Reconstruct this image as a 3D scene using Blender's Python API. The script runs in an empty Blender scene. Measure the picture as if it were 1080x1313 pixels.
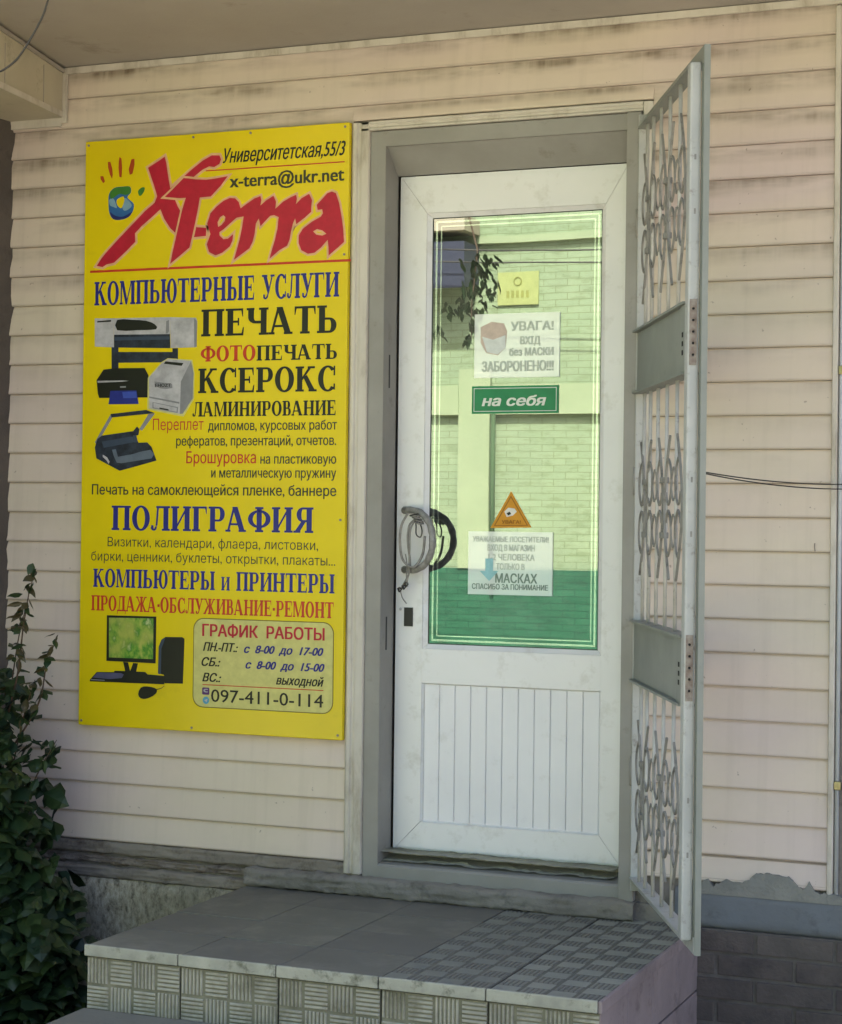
import bpy, bmesh, math, random
from math import sin, cos, pi, radians
from mathutils import Vector, Matrix, noise
random.seed(11)
SC = bpy.context.scene
COL = SC.collection

# ---------------------------------------------------------------- camera, sky, sun, exposure
cam_d = bpy.data.cameras.new('camera')
cam = bpy.data.objects.new('camera', cam_d); COL.objects.link(cam); SC.camera = cam
CAM = Vector((1.515, -5.260, 1.6))
yaw, pitch, roll = radians(22.4), math.atan(11.5/2450), radians(.69)
fw = Vector((-sin(yaw)*cos(pitch), cos(yaw)*cos(pitch), sin(pitch)))
r0 = Vector((cos(yaw), sin(yaw), 0)); u0 = r0.cross(fw)
rt = r0*cos(roll)+u0*sin(roll); up = u0*cos(roll)-r0*sin(roll)
M = Matrix((rt, up, -fw)).transposed().to_4x4(); M.translation = CAM
cam.matrix_world = M
cam_d.sensor_fit = 'VERTICAL'; cam_d.sensor_height = 24; cam_d.lens = 24*2450/1313
cam_d.clip_start = .05; cam_d.clip_end = 600

SUN_EL, SUN_AZ = radians(52), radians(18)      # azimuth measured from +Y towards +X: the sun stands behind the shop
world = bpy.data.worlds.new('World'); SC.world = world; world.use_nodes = True
wn = world.node_tree.nodes; wl = world.node_tree.links
sky = wn.new('ShaderNodeTexSky'); sky.sky_type = 'NISHITA'; sky.sun_disc = False
sky.sun_elevation = SUN_EL; sky.sun_rotation = SUN_AZ; sky.air_density = .7; sky.dust_density = 5.0
wl.new(sky.outputs[0], wn['Background'].inputs[0]); wn['Background'].inputs[1].default_value = 0.12
sun_d = bpy.data.lights.new('sun', 'SUN'); sun_d.energy = 3.0; sun_d.angle = radians(.5); sun_d.color = (1, .965, .905)
sun = bpy.data.objects.new('sun', sun_d); COL.objects.link(sun)
sd = Vector((sin(SUN_AZ)*cos(SUN_EL), cos(SUN_AZ)*cos(SUN_EL), sin(SUN_EL)))
sun.rotation_euler = sd.to_track_quat('Z', 'Y').to_euler()
SC.view_settings.view_transform = 'Standard'; SC.view_settings.look = 'None'
SC.view_settings.exposure = 2.55; SC.view_settings.gamma = 1
SC.view_settings.use_curve_mapping = False
SC.cycles.max_bounces = 8; SC.cycles.transparent_max_bounces = 12
SC.cycles.caustics_reflective = False

# ---------------------------------------------------------------- helpers
def link(o, parent=None):
    COL.objects.link(o)
    if parent is not None:
        o.parent = parent
        o.matrix_parent_inverse = parent_world(parent).inverted()
    return o
def parent_world(p):
    m = p.matrix_basis.copy()
    if p.parent is not None: m = parent_world(p.parent) @ p.matrix_parent_inverse @ m
    return m
def thing(name, label, cat, loc=(0, 0, 0), group=None):
    o = bpy.data.objects.new(name, None); o.location = loc; o.empty_display_size = .1
    COL.objects.link(o); o['label'] = label; o['category'] = cat
    if group: o['group'] = group
    return o
def tag(o, label, cat, group=None):
    o['label'] = label; o['category'] = cat
    if group: o['group'] = group
    return o
class MB:
    def __init__(s): s.v = []; s.f = []; s.m = []
    def add(s, vs, fs, mi=0):
        b = len(s.v); s.v += [tuple(v) for v in vs]; s.f += [tuple(b+i for i in f) for f in fs]; s.m += [mi]*len(fs); return s
    def box(s, x0, x1, y0, y1, z0, z1, mi=0):
        return s.add([(x0,y0,z0),(x1,y0,z0),(x1,y1,z0),(x0,y1,z0),(x0,y0,z1),(x1,y0,z1),(x1,y1,z1),(x0,y1,z1)],
                     [(0,3,2,1),(4,5,6,7),(0,1,5,4),(1,2,6,5),(2,3,7,6),(3,0,4,7)], mi)
    def bbox(s, x0, x1, y0, y1, z0, z1, b=.004, mi=0):
        bm = bmesh.new(); r = bmesh.ops.create_cube(bm, size=1)
        for v in bm.verts: v.co = Vector(((x0+x1)/2+v.co.x*(x1-x0), (y0+y1)/2+v.co.y*(y1-y0), (z0+z1)/2+v.co.z*(z1-z0)))
        bmesh.ops.bevel(bm, geom=bm.edges[:], offset=b, segments=2, affect='EDGES', profile=.6)
        bm.verts.index_update(); vs = [v.co.copy() for v in bm.verts]; fs = [[v.index for v in f.verts] for f in bm.faces]; bm.free()
        return s.add(vs, fs, mi)
    def prism(s, prof, x0, x1, axis='x', mi=0):
        """prof: closed list of 2-D points; extruded along axis ('x': (y,z); 'y': (x,z); 'z': (x,y))"""
        n = len(prof)
        def P(q, t): return {'x': (t, q[0], q[1]), 'y': (q[0], t, q[1]), 'z': (q[0], q[1], t)}[axis]
        vs = [P(q, x0) for q in prof]+[P(q, x1) for q in prof]
        fs = [(i, (i+1) % n, n+(i+1) % n, n+i) for i in range(n)]+[tuple(range(n-1, -1, -1)), tuple(range(n, 2*n))]
        return s.add(vs, fs, mi)
    def tube(s, pts, r, seg=8, mi=0, closed=False):
        pts = [Vector(p) for p in pts]; n = len(pts); rings = []
        rr = r if isinstance(r, (list, tuple)) else [r]*n
        nrm = None
        for i, p in enumerate(pts):
            a = pts[i-1] if (i > 0 or closed) else pts[i]; b = pts[(i+1) % n] if (i < n-1 or closed) else pts[i]
            t = (b-a).normalized()
            if nrm is None:
                nrm = t.cross(Vector((0, 0, 1)));
                if nrm.length < .2: nrm = t.cross(Vector((1, 0, 0)))
                nrm.normalize()
            else:
                nrm = (nrm-t*nrm.dot(t)).normalized()
            bn = t.cross(nrm)
            rings.append([p+(nrm*cos(2*pi*k/seg)+bn*sin(2*pi*k/seg))*rr[i] for k in range(seg)])
        vs = [v for ring in rings for v in ring]; fs = []
        for i in range(n if closed else n-1):
            for k in range(seg):
                a, b = i*seg, ((i+1) % n)*seg
                fs.append((a+k, a+(k+1) % seg, b+(k+1) % seg, b+k))
        if not closed: fs += [tuple(range(seg-1, -1, -1)), tuple(range((n-1)*seg, n*seg))]
        return s.add(vs, fs, mi)
    def mesh(s, name, mats, smooth=False):
        me = bpy.data.meshes.new(name); me.from_pydata(s.v, [], s.f)
        for m in (mats if isinstance(mats, (list, tuple)) else [mats]): me.materials.append(m)
        for p, mi in zip(me.polygons, s.m): p.material_index = mi; p.use_smooth = smooth
        me.update()
        bm = bmesh.new(); bm.from_mesh(me); bmesh.ops.recalc_face_normals(bm, faces=bm.faces[:]); bm.to_mesh(me); bm.free()
        return me
    def build(s, name, mats, parent=None, smooth=False, kind=None):
        o = bpy.data.objects.new(name, s.mesh(name, mats, smooth)); link(o, parent)
        if kind: o['kind'] = kind
        return o
def part(name, mat, parent, *boxes, b=0):
    m = MB()
    for q in boxes: m.bbox(*q, b=b) if b else m.box(*q)
    return m.build(name, mat, parent)

# ---------------------------------------------------------------- materials
class NT:
    def __init__(s, name):
        s.m = bpy.data.materials.new(name); s.m.use_nodes = True; s.t = s.m.node_tree; s.b = s.t.nodes['Principled BSDF']
        s.out = s.t.nodes['Material Output']; s.tc = s.n('ShaderNodeTexCoord'); s.geo = s.n('ShaderNodeNewGeometry')
    def n(s, t, **k):
        q = s.t.nodes.new(t)
        for a, v in k.items(): setattr(q, a, v)
        return q
    def l(s, a, b): s.t.links.new(a, b)
    def noise(s, scale, detail=4, rough=.55, vec=None, stretch=None):
        q = s.n('ShaderNodeTexNoise'); q.inputs['Scale'].default_value = scale; q.inputs['Detail'].default_value = detail; q.inputs['Roughness'].default_value = rough
        v = vec or s.geo.outputs['Position']
        if stretch:
            mp = s.n('ShaderNodeMapping'); mp.inputs['Scale'].default_value = stretch; s.l(v, mp.inputs[0]); v = mp.outputs[0]
        s.l(v, q.inputs['Vector']); return q.outputs['Fac']
    def ramp(s, fac, stops):
        q = s.n('ShaderNodeValToRGB'); e = q.color_ramp.elements
        while len(e) < len(stops): e.new(.5)
        for i, (p, c) in enumerate(stops):
            e[i].position = p; e[i].color = (c if len(c) == 4 else (*c, 1)) if isinstance(c, tuple) else (c, c, c, 1)
        s.l(fac, q.inputs[0]); return q.outputs[0]
    def mix(s, fac, a, b, mode='MIX'):
        q = s.n('ShaderNodeMix', data_type='RGBA', blend_type=mode)
        for i, x in ((0, fac), (6, a), (7, b)):
            if isinstance(x, (int, float)): q.inputs[i].default_value = x
            elif isinstance(x, tuple): q.inputs[i].default_value = (*x, 1)
            else: s.l(x, q.inputs[i])
        return q.outputs[2]
    def math(s, op, a, b=0.0, clamp=False):
        q = s.n('ShaderNodeMath', operation=op); q.use_clamp = clamp
        for i, x in ((0, a), (1, b)):
            if isinstance(x, (int, float)): q.inputs[i].default_value = x
            else: s.l(x, q.inputs[i])
        return q.outputs[0]
    def col(s, c): s.l(c, s.b.inputs['Base Color']) if not isinstance(c, tuple) else setattr(s.b.inputs['Base Color'], 'default_value', (*c, 1))
    def bump(s, h, strength=.3, dist=.002):
        q = s.n('ShaderNodeBump'); q.inputs['Strength'].default_value = strength; q.inputs['Distance'].default_value = dist
        s.l(h, q.inputs['Height']); s.l(q.outputs[0], s.b.inputs['Normal'])
    def set(s, rough=.6, metal=0, spec=.5):
        s.b.inputs['Roughness'].default_value = rough; s.b.inputs['Metallic'].default_value = metal; s.b.inputs['Specular IOR Level'].default_value = spec
        return s.m
def mottled(name, c1, c2, scale=6, rough=.7, bump=.3, bscale=60, bdist=.002, dirt=None, dscale=14, dlo=.55, dhi=.7, stretch=None, spec=.4, metal=0):
    t = NT(name); f = t.noise(scale, 5, .6, stretch=stretch)
    c = t.ramp(f, [(.3, c1), (.7, c2)])
    if dirt: c = t.mix(t.ramp(t.noise(dscale, 6, .7, stretch=stretch), [(dlo, 0.), (dhi, 1.)]), c, dirt)
    t.col(c); t.bump(t.noise(bscale, 5, .6), bump, bdist); return t.set(rough, metal, spec)
def flat(name, c, rough=.45, spec=.4, var=.86, scale=14):
    t = NT(name); k = t.noise(scale, 5, .65); t.col(t.mix(t.ramp(k, [(.35, 0.), (.7, 1.)]), c, tuple(x*var for x in c))); return t.set(rough, 0, spec)

def siding_mat():
    t = NT('siding_vinyl')
    oi = t.n('ShaderNodeObjectInfo')
    sx = t.n('ShaderNodeSeparateXYZ'); t.l(t.geo.outputs['Position'], sx.inputs[0])
    sg = t.n('ShaderNodeSeparateXYZ'); t.l(t.tc.outputs['Generated'], sg.inputs[0])
    base = t.ramp(t.noise(1.4, 2, .4, stretch=(.7, 1, 2.4)), [(.34, (.67, .59, .455)), (.5, (.68, .58, .475)), (.68, (.64, .53, .49))])  # patchy mauve and yellow white-balance cast painted into the vinyl colour
    base = t.mix(t.math('MULTIPLY', oi.outputs['Random'], .18), base, (.46, .40, .34))
    # grime that settles on the upper part of each board, heavier towards the top of the wall
    band = t.ramp(sg.outputs[2], [(.40, 0.), (.80, 1.), (.95, 1.), (1., .4)])
    blot = t.ramp(t.noise(1, 4, .55, stretch=(2.6, 1, 13)), [(.40, 0.), (.66, 1.)])
    streak = t.ramp(t.noise(1, 3, .6, stretch=(26, 1, 2)), [(.32, .45), (.62, 1.)])
    hi = t.ramp(t.math('MULTIPLY', t.math('SUBTRACT', sx.outputs[2], 1.2), .56, True), [(0., .05), (.5, .3), (.85, 1.)])
    g = t.math('MULTIPLY', t.math('MULTIPLY', band, blot), t.math('MULTIPLY', streak, hi))
    c = t.mix(t.math('MULTIPLY', g, .95, True), base, (.15, .112, .072))
    runs = t.ramp(t.noise(1, 5, .6, stretch=(22, 1, 1.1)), [(.52, 0.), (.75, 1.)])
    c = t.mix(t.math('MULTIPLY', runs, .16), c, (.30, .25, .19))
    soft = t.ramp(t.noise(2.3, 6, .7), [(.45, 0.), (.8, 1.)])
    c = t.mix(t.math('MULTIPLY', soft, .2), c, (.36, .30, .22))
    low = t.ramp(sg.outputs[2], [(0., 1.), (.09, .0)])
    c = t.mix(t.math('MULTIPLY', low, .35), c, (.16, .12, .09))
    specks = t.ramp(t.noise(55, 2, .5), [(.74, 0.), (.78, 1.)])
    c = t.mix(t.math('MULTIPLY', specks, .5), c, (.15, .11, .08))
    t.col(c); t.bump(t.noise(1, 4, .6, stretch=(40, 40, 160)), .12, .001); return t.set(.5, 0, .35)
SIDING = siding_mat()
TRIM = mottled('trim_vinyl', (.60, .56, .48), (.50, .46, .38), 5, .5, .1, dirt=(.28, .23, .17), dscale=5, dlo=.52, dhi=.85, stretch=(3, 3, 1))
WHITE = mottled('door_vinyl', (.80, .80, .78), (.74, .74, .72), 2.5, .32, .05, 20, .001, dirt=(.46, .44, .37), dscale=11, dlo=.54, dhi=.92, spec=.5)
PANELW = mottled('panel_vinyl', (.80, .80, .80), (.74, .74, .75), 3, .32, .05, 20, .001, dirt=(.56, .55, .50), dscale=12, dlo=.6, dhi=.95, spec=.5)
def add_random(m, amt, c):
    nt = m.node_tree; b = nt.nodes['Principled BSDF']; src = b.inputs['Base Color'].links[0].from_socket
    oi = nt.nodes.new('ShaderNodeObjectInfo'); mu = nt.nodes.new('ShaderNodeMath'); mu.operation = 'MULTIPLY'; mu.inputs[1].default_value = amt; nt.links.new(oi.outputs['Random'], mu.inputs[0])
    mx = nt.nodes.new('ShaderNodeMix'); mx.data_type = 'RGBA'; nt.links.new(mu.outputs[0], mx.inputs[0]); nt.links.new(src, mx.inputs[6]); mx.inputs[7].default_value = (*c, 1); nt.links.new(mx.outputs[2], b.inputs['Base Color'])
STEEL = mottled('frame_paint', (.31, .30, .27), (.25, .24, .21), 5, .55, .15, 50, .001, dirt=(.15, .13, .10), dscale=12, dlo=.6, dhi=.85)
GATE = mottled('gate_paint', (.46, .465, .43), (.37, .38, .355), 6, .45, .12, 60, .001, dirt=(.20, .18, .15), dscale=26, dlo=.56, dhi=.75)
GATED = mottled('gate_box_paint', (.255, .27, .235), (.20, .215, .185), 6, .5, .12, 60, .001, dirt=(.13, .13, .11), dscale=22, dlo=.62, dhi=.85)
BARP = mottled('bar_paint', (.52, .51, .46), (.40, .39, .35), 20, .5, .15, 80, .001, dirt=(.20, .18, .15), dscale=40, dlo=.6, dhi=.8)
RUST = mottled('rusty_plate', (.30, .27, .22), (.17, .12, .09), 60, .6, .3, 120, .001, spec=.5)
BLACK = flat('black_plastic', (.02, .02, .02), .4)
HOLE = flat('keyhole_dark', (.012, .011, .010), .8)
SOFFIT = mottled('soffit_paint', (.37, .34, .29), (.32, .29, .245), 2.2, .8, .35, 90, .002, dirt=(.15, .125, .09), dscale=5, dlo=.6, dhi=.9)
BEAM = mottled('beam_paint', (.50, .46, .34), (.42, .38, .28), 4, .7, .25, 70, .002, dirt=(.20, .17, .11), dscale=11, dlo=.58, dhi=.8)
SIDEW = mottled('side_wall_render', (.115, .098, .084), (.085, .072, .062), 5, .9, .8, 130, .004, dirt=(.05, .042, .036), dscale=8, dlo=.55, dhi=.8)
CEMENT = mottled('cement', (.27, .245, .205), (.195, .175, .145), 8, .9, .8, 90, .004, dirt=(.11, .10, .08), dscale=16, dlo=.52, dhi=.75)
CEMBLUE = mottled('smooth_cement', (.17, .185, .195), (.14, .15, .155), 6, .8, .5, 60, .003, dirt=(.09, .09, .09), dscale=14, dlo=.56, dhi=.8)
MORTAR = mottled('smeared_mortar', (.27, .27, .235), (.20, .20, .18), 12, .95, .9, 80, .006)
OLDB = mottled('old_plinth', (.29, .25, .205), (.19, .15, .12), 14, .95, 1., 70, .008, dirt=(.10, .078, .062), dscale=20, dlo=.5, dhi=.66, stretch=(1, 1, 1.4))
OLDC = mottled('crumbling_cement', (.30, .265, .215), (.20, .17, .135), 7, .95, .7, 60, .005, dirt=(.09, .07, .055), dscale=15, dlo=.52, dhi=.72)
def roughcast_mat():
    t = NT('roughcast'); n1 = t.noise(1, 6, .8, stretch=(50, 50, 26)); n2 = t.noise(4, 4)
    c = t.ramp(n1, [(.36, (.13, .11, .075)), (.5, (.37, .33, .235)), (.66, (.55, .50, .38))])
    c = t.mix(t.ramp(n2, [(.4, 0.), (.7, .6)]), c, (.16, .15, .11))
    t.col(c); t.bump(n1, .6, .008); return t.set(.95, 0, .2)
ROUGH = roughcast_mat()
BRICKD = mottled('grey_brick', (.115, .096, .086), (.08, .068, .062), 16, .95, .8, 70, .005, dirt=(.05, .04, .045), dscale=7, dlo=.55, dhi=.8)
BRICKL = mottled('grey_brick_pale', (.135, .114, .10), (.095, .082, .073), 16, .95, .8, 70, .005, dirt=(.06, .055, .05), dscale=9, dlo=.55, dhi=.8)
JOINT = mottled('brick_joint', (.16, .145, .13), (.10, .09, .08), 20, 1, .6, 90, .004)
TILE = mottled('smooth_tile', (.185, .178, .140), (.140, .135, .107), 4, .8, .3, 120, .0015, dirt=(.255, .24, .19), dscale=7, dlo=.48, dhi=.8); add_random(TILE, .6, (.13, .12, .105))
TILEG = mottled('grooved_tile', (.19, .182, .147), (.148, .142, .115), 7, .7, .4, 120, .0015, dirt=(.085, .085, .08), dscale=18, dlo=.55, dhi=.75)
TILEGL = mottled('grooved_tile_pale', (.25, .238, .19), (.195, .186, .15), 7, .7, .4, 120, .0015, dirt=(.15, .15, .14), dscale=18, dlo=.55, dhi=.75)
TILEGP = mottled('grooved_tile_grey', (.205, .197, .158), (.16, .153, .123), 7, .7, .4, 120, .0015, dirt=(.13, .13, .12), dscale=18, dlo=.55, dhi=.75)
GDIRT = mottled('groove_dirt', (.145, .14, .112), (.115, .11, .09), 30, .9, .3)
RISER = mottled('riser_tile', (.44, .415, .32), (.33, .31, .245), 9, .8, .5, 110, .002, dirt=(.14, .13, .08), dscale=10, dlo=.48, dhi=.74)
NOSE = mottled('nosing', (.43, .42, .33), (.30, .295, .235), 14, .85, .7, 100, .003, dirt=(.12, .12, .08), dscale=20, dlo=.54, dhi=.7)
RDIRT = mottled('riser_joint_dirt', (.24, .23, .16), (.15, .145, .10), 30, .95, .6)
PINK = mottled('pink_plaster', (.31, .25, .235), (.225, .18, .175), 8, .85, .5, 80, .003, dirt=(.12, .09, .085), dscale=14, dlo=.55, dhi=.8)
LEAFM = []
for i, (a, b) in enumerate((((.020, .042, .014), (.012, .028, .010)), ((.038, .062, .020), (.022, .042, .014)), ((.016, .036, .018), (.010, .024, .012)), ((.075, .060, .024), (.05, .045, .02)))):
    LEAFM.append(mottled('creeper_leaf_%d' % i, a, b, 25, .45, .3, 60, .002, spec=.35))
STEMM = mottled('stem_bark', (.10, .065, .04), (.06, .04, .028), 30, .9, .5)
ASPH = mottled('asphalt', (.10, .098, .092), (.07, .069, .066), 1.5, .95, .7, 200, .004)
PAVE = mottled('pavement_bounce', (.45, .40, .31), (.39, .345, .265), 2, .9, .5, 90, .004)  # unseen paving, made pale and warm to bounce sunlight onto the shop front
def glass_mat():
    t = NT('mirror_glass'); g = t.n('ShaderNodeBsdfGlossy'); g.inputs['Roughness'].default_value = .004
    g.inputs['Color'].default_value = (.94, 1., .93, 1)
    tr = t.n('ShaderNodeBsdfTransparent'); tr.inputs['Color'].default_value = (.93, .97, .93, 1)
    b = t.n('ShaderNodeBump'); b.inputs['Strength'].default_value = .012; b.inputs['Distance'].default_value = .01
    t.l(t.noise(2.2, 2, .5), b.inputs['Height']); t.l(b.outputs[0], g.inputs['Normal'])
    mx = t.n('ShaderNodeMixShader'); mx.inputs[0].default_value = .38
    df = t.n('ShaderNodeBsdfDiffuse'); df.inputs['Color'].default_value = (.7, .7, .66, 1)
    m2 = t.n('ShaderNodeMixShader'); t.l(t.ramp(t.noise(5, 6, .75), [(.42, .015), (.8, .13)]), m2.inputs[0])
    t.l(tr.outputs[0], mx.inputs[1]); t.l(g.outputs[0], mx.inputs[2]); t.l(mx.outputs[0], m2.inputs[1]); t.l(df.outputs[0], m2.inputs[2]); t.l(m2.outputs[0], t.out.inputs[0]); return t.m
GLASS = glass_mat()
DARKROOM = flat('interior_wall', (.06, .06, .05), .8)
DARKDOOR = flat('dark_door_paint', (.035, .028, .030), .5)
PIPEM = mottled('conduit_paint', (.52, .55, .56), (.42, .44, .45), 12, .4, .1)
BRASS = mottled('clamp_metal', (.45, .40, .22), (.30, .26, .14), 40, .35, .1, metal=.8)
WIREM = flat('wire_rubber', (.045, .042, .038), .5)

# ---------------------------------------------------------------- ground and the far side of the street
def structure(name, mb, mats): o = mb.build(name, mats); o['kind'] = 'structure'; return o
structure('ground', MB().add([(-150, -150, 0), (150, -150, 0), (150, 150, 0), (-150, 150, 0)], [(0, 1, 2, 3)]), ASPH)
structure('bounce_pavement', MB().box(-30, 30, -9.69, -.004, .004, .03), PAVE)  # added out of view to reflect warm light at the facade

def far_wall_mat(name, a, b, mort):
    t = NT(name)
    sp = t.n('ShaderNodeSeparateXYZ'); t.l(t.geo.outputs['Position'], sp.inputs[0])
    cb = t.n('ShaderNodeCombineXYZ'); t.l(sp.outputs[0], cb.inputs[0]); t.l(sp.outputs[2], cb.inputs[1])
    br = t.n('ShaderNodeTexBrick'); br.inputs['Scale'].default_value = 1; br.inputs['Brick Width'].default_value = .21; br.inputs['Row Height'].default_value = .058
    br.inputs['Mortar Size'].default_value = .004; br.inputs['Mortar Smooth'].default_value = .4
    wob = t.n('ShaderNodeTexNoise'); wob.inputs['Scale'].default_value = 3; t.l(cb.outputs[0], wob.inputs['Vector'])
    ad = t.mix(.012, cb.outputs[0], wob.outputs['Color'], 'ADD'); t.l(ad, br.inputs['Vector'])
    for k, c in (('Color1', a), ('Color2', b), ('Mortar', mort)): br.inputs[k].default_value = (*c, 1)
    n = t.ramp(t.noise(1.3, 6, .7), [(.35, .0), (.75, .5)])
    c = t.mix(n, br.outputs[0], tuple(x*.7 for x in a))
    c = t.mix(t.ramp(t.noise(1, 5, .7, stretch=(5, 1, 22)), [(.5, 0.), (.62, .55)]), c, mort)
    t.col(c); t.bump(t.mix(.5, br.outputs['Fac'], t.noise(9, 5, .7)), -1., .02); return t.set(.85, 0, .25)
FARW = far_wall_mat('far_wall_green_brick', (.22, .285, .175), (.25, .315, .195), (.14, .18, .09))
FARD = far_wall_mat('far_wall_dado_brick', (.020, .092, .050), (.028, .115, .064), (.008, .045, .024))
FARB = mottled('far_wall_band', (.265, .32, .19), (.235, .29, .17), 2, .85, .3)
FARDK = flat('far_pipe_paint', (.05, .09, .04), .9)  # dark green of the drain pipe
YO = -9.8
far = thing('brick_building', 'long brick building painted pale green over a dark green base, mirrored in the door glass', 'building', (-4, YO, 0))
part('wall', FARW, far, (-9, 1.5, YO-4, YO, 1.20, 6.2))
part('wall_base', FARD, far, (-9, 1.5, YO-4.01, YO+.035, 0, 1.20))
part('ledge', FARB, far, (-4.10, 1.5, YO, YO+.06, 2.51, 2.76), (-9, -4.42, YO, YO+.06, 2.51, 2.76))
part('cornice', FARB, far, (-9, 1.5, YO, YO+.05, 3.97, 4.03))
part('pilaster', FARB, far, (-4.42, -4.135, YO, YO+.05, 1.2, 2.9))
part('roof', mottled('far_roof', (.12, .12, .12), (.09, .09, .09), 3), far, (-9.2, 1.7, YO-4.2, YO+.35, 6.2, 6.4))
MB().tube([(-4.10, YO+.06, 1.0), (-4.10, YO+.06, 2.6)], .022, 8).build('drain_pipe', FARDK, far, True)
pl = thing('yellow_plaque', 'small yellow plaque on the green brick wall, mirrored in the door glass', 'sign', (-3.9, YO+.02, 3.45))
part('plate', flat('plaque_yellow', (.30, .34, .13), .4), pl, (-4.09, -3.72, YO+.005, YO+.02, 3.44, 3.72))
m = MB(); m.tube([(-3.905+.035*cos(a*pi/8), YO+.023, 3.64+.035*sin(a*pi/8)) for a in range(16)], .005, 5, closed=True)
for k in range(5): m.box(-4.01+k*.045, -3.985+k*.045, YO+.02, YO+.023, 3.50, 3.56)
m.build('emblem', flat('plaque_ink', (.22, .24, .06), .5), pl)
ca = thing('wall_canopy', 'dark blue boxed canopy mirrored at the top left of the door glass', 'canopy', (-4.7, YO, 3.3))
m = MB(); m.prism([(YO+.01, 3.62), (YO+.36, 3.56), (YO+.36, 3.95), (YO+.01, 3.95)], -6.2, -4.265); m.build('canopy_box', flat('canopy_blue', (.035, .04, .065), .5), ca)
part('canopy_top', flat('canopy_beige', (.30, .27, .20), .7), ca, (-6.2, -4.24, YO+.06, YO+.42, 4.035, 4.16))
for i in range(2):
    m = MB(); pts = [(-7+.5*k, YO+.5, 3.86+.1*i-.02*k+.0009*(k-8)**2) for k in range(18)]
    tag(m.tube(pts, .007, 5).build('street_cable', WIREM, None, True), ('lower' if i == 0 else 'upper')+' of two thin cables strung along the green brick building', 'cable', 'street cables')

# a walnut-like tree whose hanging branch shows in the glass
TREEL = mottled('tree_leaf', (.022, .045, .013), (.014, .03, .01), 12, .5, .2)
tr = thing('street_tree', 'leafy street tree whose drooping branch is mirrored in the door glass', 'tree', (-5.9, -7.3, 0))
m = MB(); m.tube([(-5.9, -7.3, 0), (-5.88, -7.28, 1.2), (-5.8, -7.3, 2.4), (-5.6, -7.25, 3.4), (-5.5, -7.2, 4.6)], [.13, .11, .095, .07, .03], 10)
m.tube([(-5.8, -7.3, 2.5), (-6.3, -7.5, 3.4), (-6.6, -7.4, 4.2)], [.06, .04, .02], 7)
m.build('trunk', STEMM, tr, True)
m = MB(); bp = [(-5.6, -7.25, 3.4), (-5.0, -7.1, 4.2), (-4.3, -7.05, 4.5), (-3.75, -7.0, 4.4), (-3.36, -7.0, 4.0), (-3.22, -7.0, 3.5), (-3.26, -7.0, 3.1), (-3.26, -7.0, 2.86)]
m.tube(bp, [.05, .035, .022, .014, .009, .006, .004, .003], 6); m.build('branch', STEMM, tr, True)
def leaf_shape(L, W, fold=.25, seg=4):
    vs = [(0, 0, 0)]; fs = []
    for k in range(1, seg):
        t = k/seg; w = W*sin(pi*t**.75)*.5; zz = -fold*w; vs += [(-w, -L*t, zz), (0, -L*t, .02*L*sin(t*6)), (w, -L*t, zz)]
    vs.append((0, -L, -.12*L)); fs += [(0, 1, 2), (0, 2, 3)]
    for k in range(seg-2):
        a = 1+3*k; fs += [(a, a+3, a+4, a+1), (a+1, a+4, a+5, a+2)]
    a = 1+3*(seg-2); e = len(vs)-1; fs += [(a, e, a+1), (a+1, e, a+2)]
    return vs, fs
def leaf_rot(az, tilt, spin):
    return Matrix.Rotation(az, 3, 'Z') @ Matrix.Rotation(tilt, 3, 'X') @ Matrix.Rotation(spin, 3, 'Y')
m = MB()
def put_leaf(m, p, L, W, az, tilt, spin, mi=0, fold=.25):
    vs, fs = leaf_shape(L, W, fold); R = leaf_rot(az, tilt, spin); p = Vector(p)
    m.add([p+R @ Vector(v) for v in vs], fs, mi)
for (cx_, cz_, n_, sx_, sp) in ((-3.17, 3.44, 12, .03, .04), (-3.25, 3.37, 18, .05, .05), (-3.16, 3.30, 16, .04, .04), (-3.13, 3.20, 10, .03, .03), (-3.26, 3.24, 16, .05, .04),
        (-3.40, 3.09, 12, .05, .02), (-3.28, 3.13, 14, .05, .02), (-3.20, 3.09, 10, .05, .02), (-3.26, 2.99, 8, .015, .02), (-3.27, 2.86, 7, .015, .02), (-3.50, 2.96, 7, .03, .02)):
    for k in range(n_):
        put_leaf(m, (cx_+random.gauss(0, sx_), -7+random.gauss(0, .05), cz_+random.gauss(0, sp)), random.uniform(.06, .11), random.uniform(.026, .04), random.uniform(-1, 1), random.uniform(.2, 1.3), random.uniform(-.5, .5))
for k in range(2600):
    a = random.uniform(0, 2*pi); b = math.acos(random.uniform(-1, 1)); rr = random.uniform(.5, 1)**.5
    c = random.choice([(-5.7, -7.3, 4.9), (-6.5, -7.4, 4.5), (-6.1, -7.6, 5.6), (-5.3, -7.2, 4.4)])
    put_leaf(m, (c[0]+rr*.85*sin(b)*cos(a), c[1]+rr*.7*sin(b)*sin(a), c[2]+rr*.6*cos(b)), random.uniform(.09, .15), random.uniform(.035, .05), random.uniform(0, 6.28), random.uniform(-.2, 1.3), random.uniform(-.6, .6))
o = m.build('crown', TREEL, tr, kind='stuff')

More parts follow.
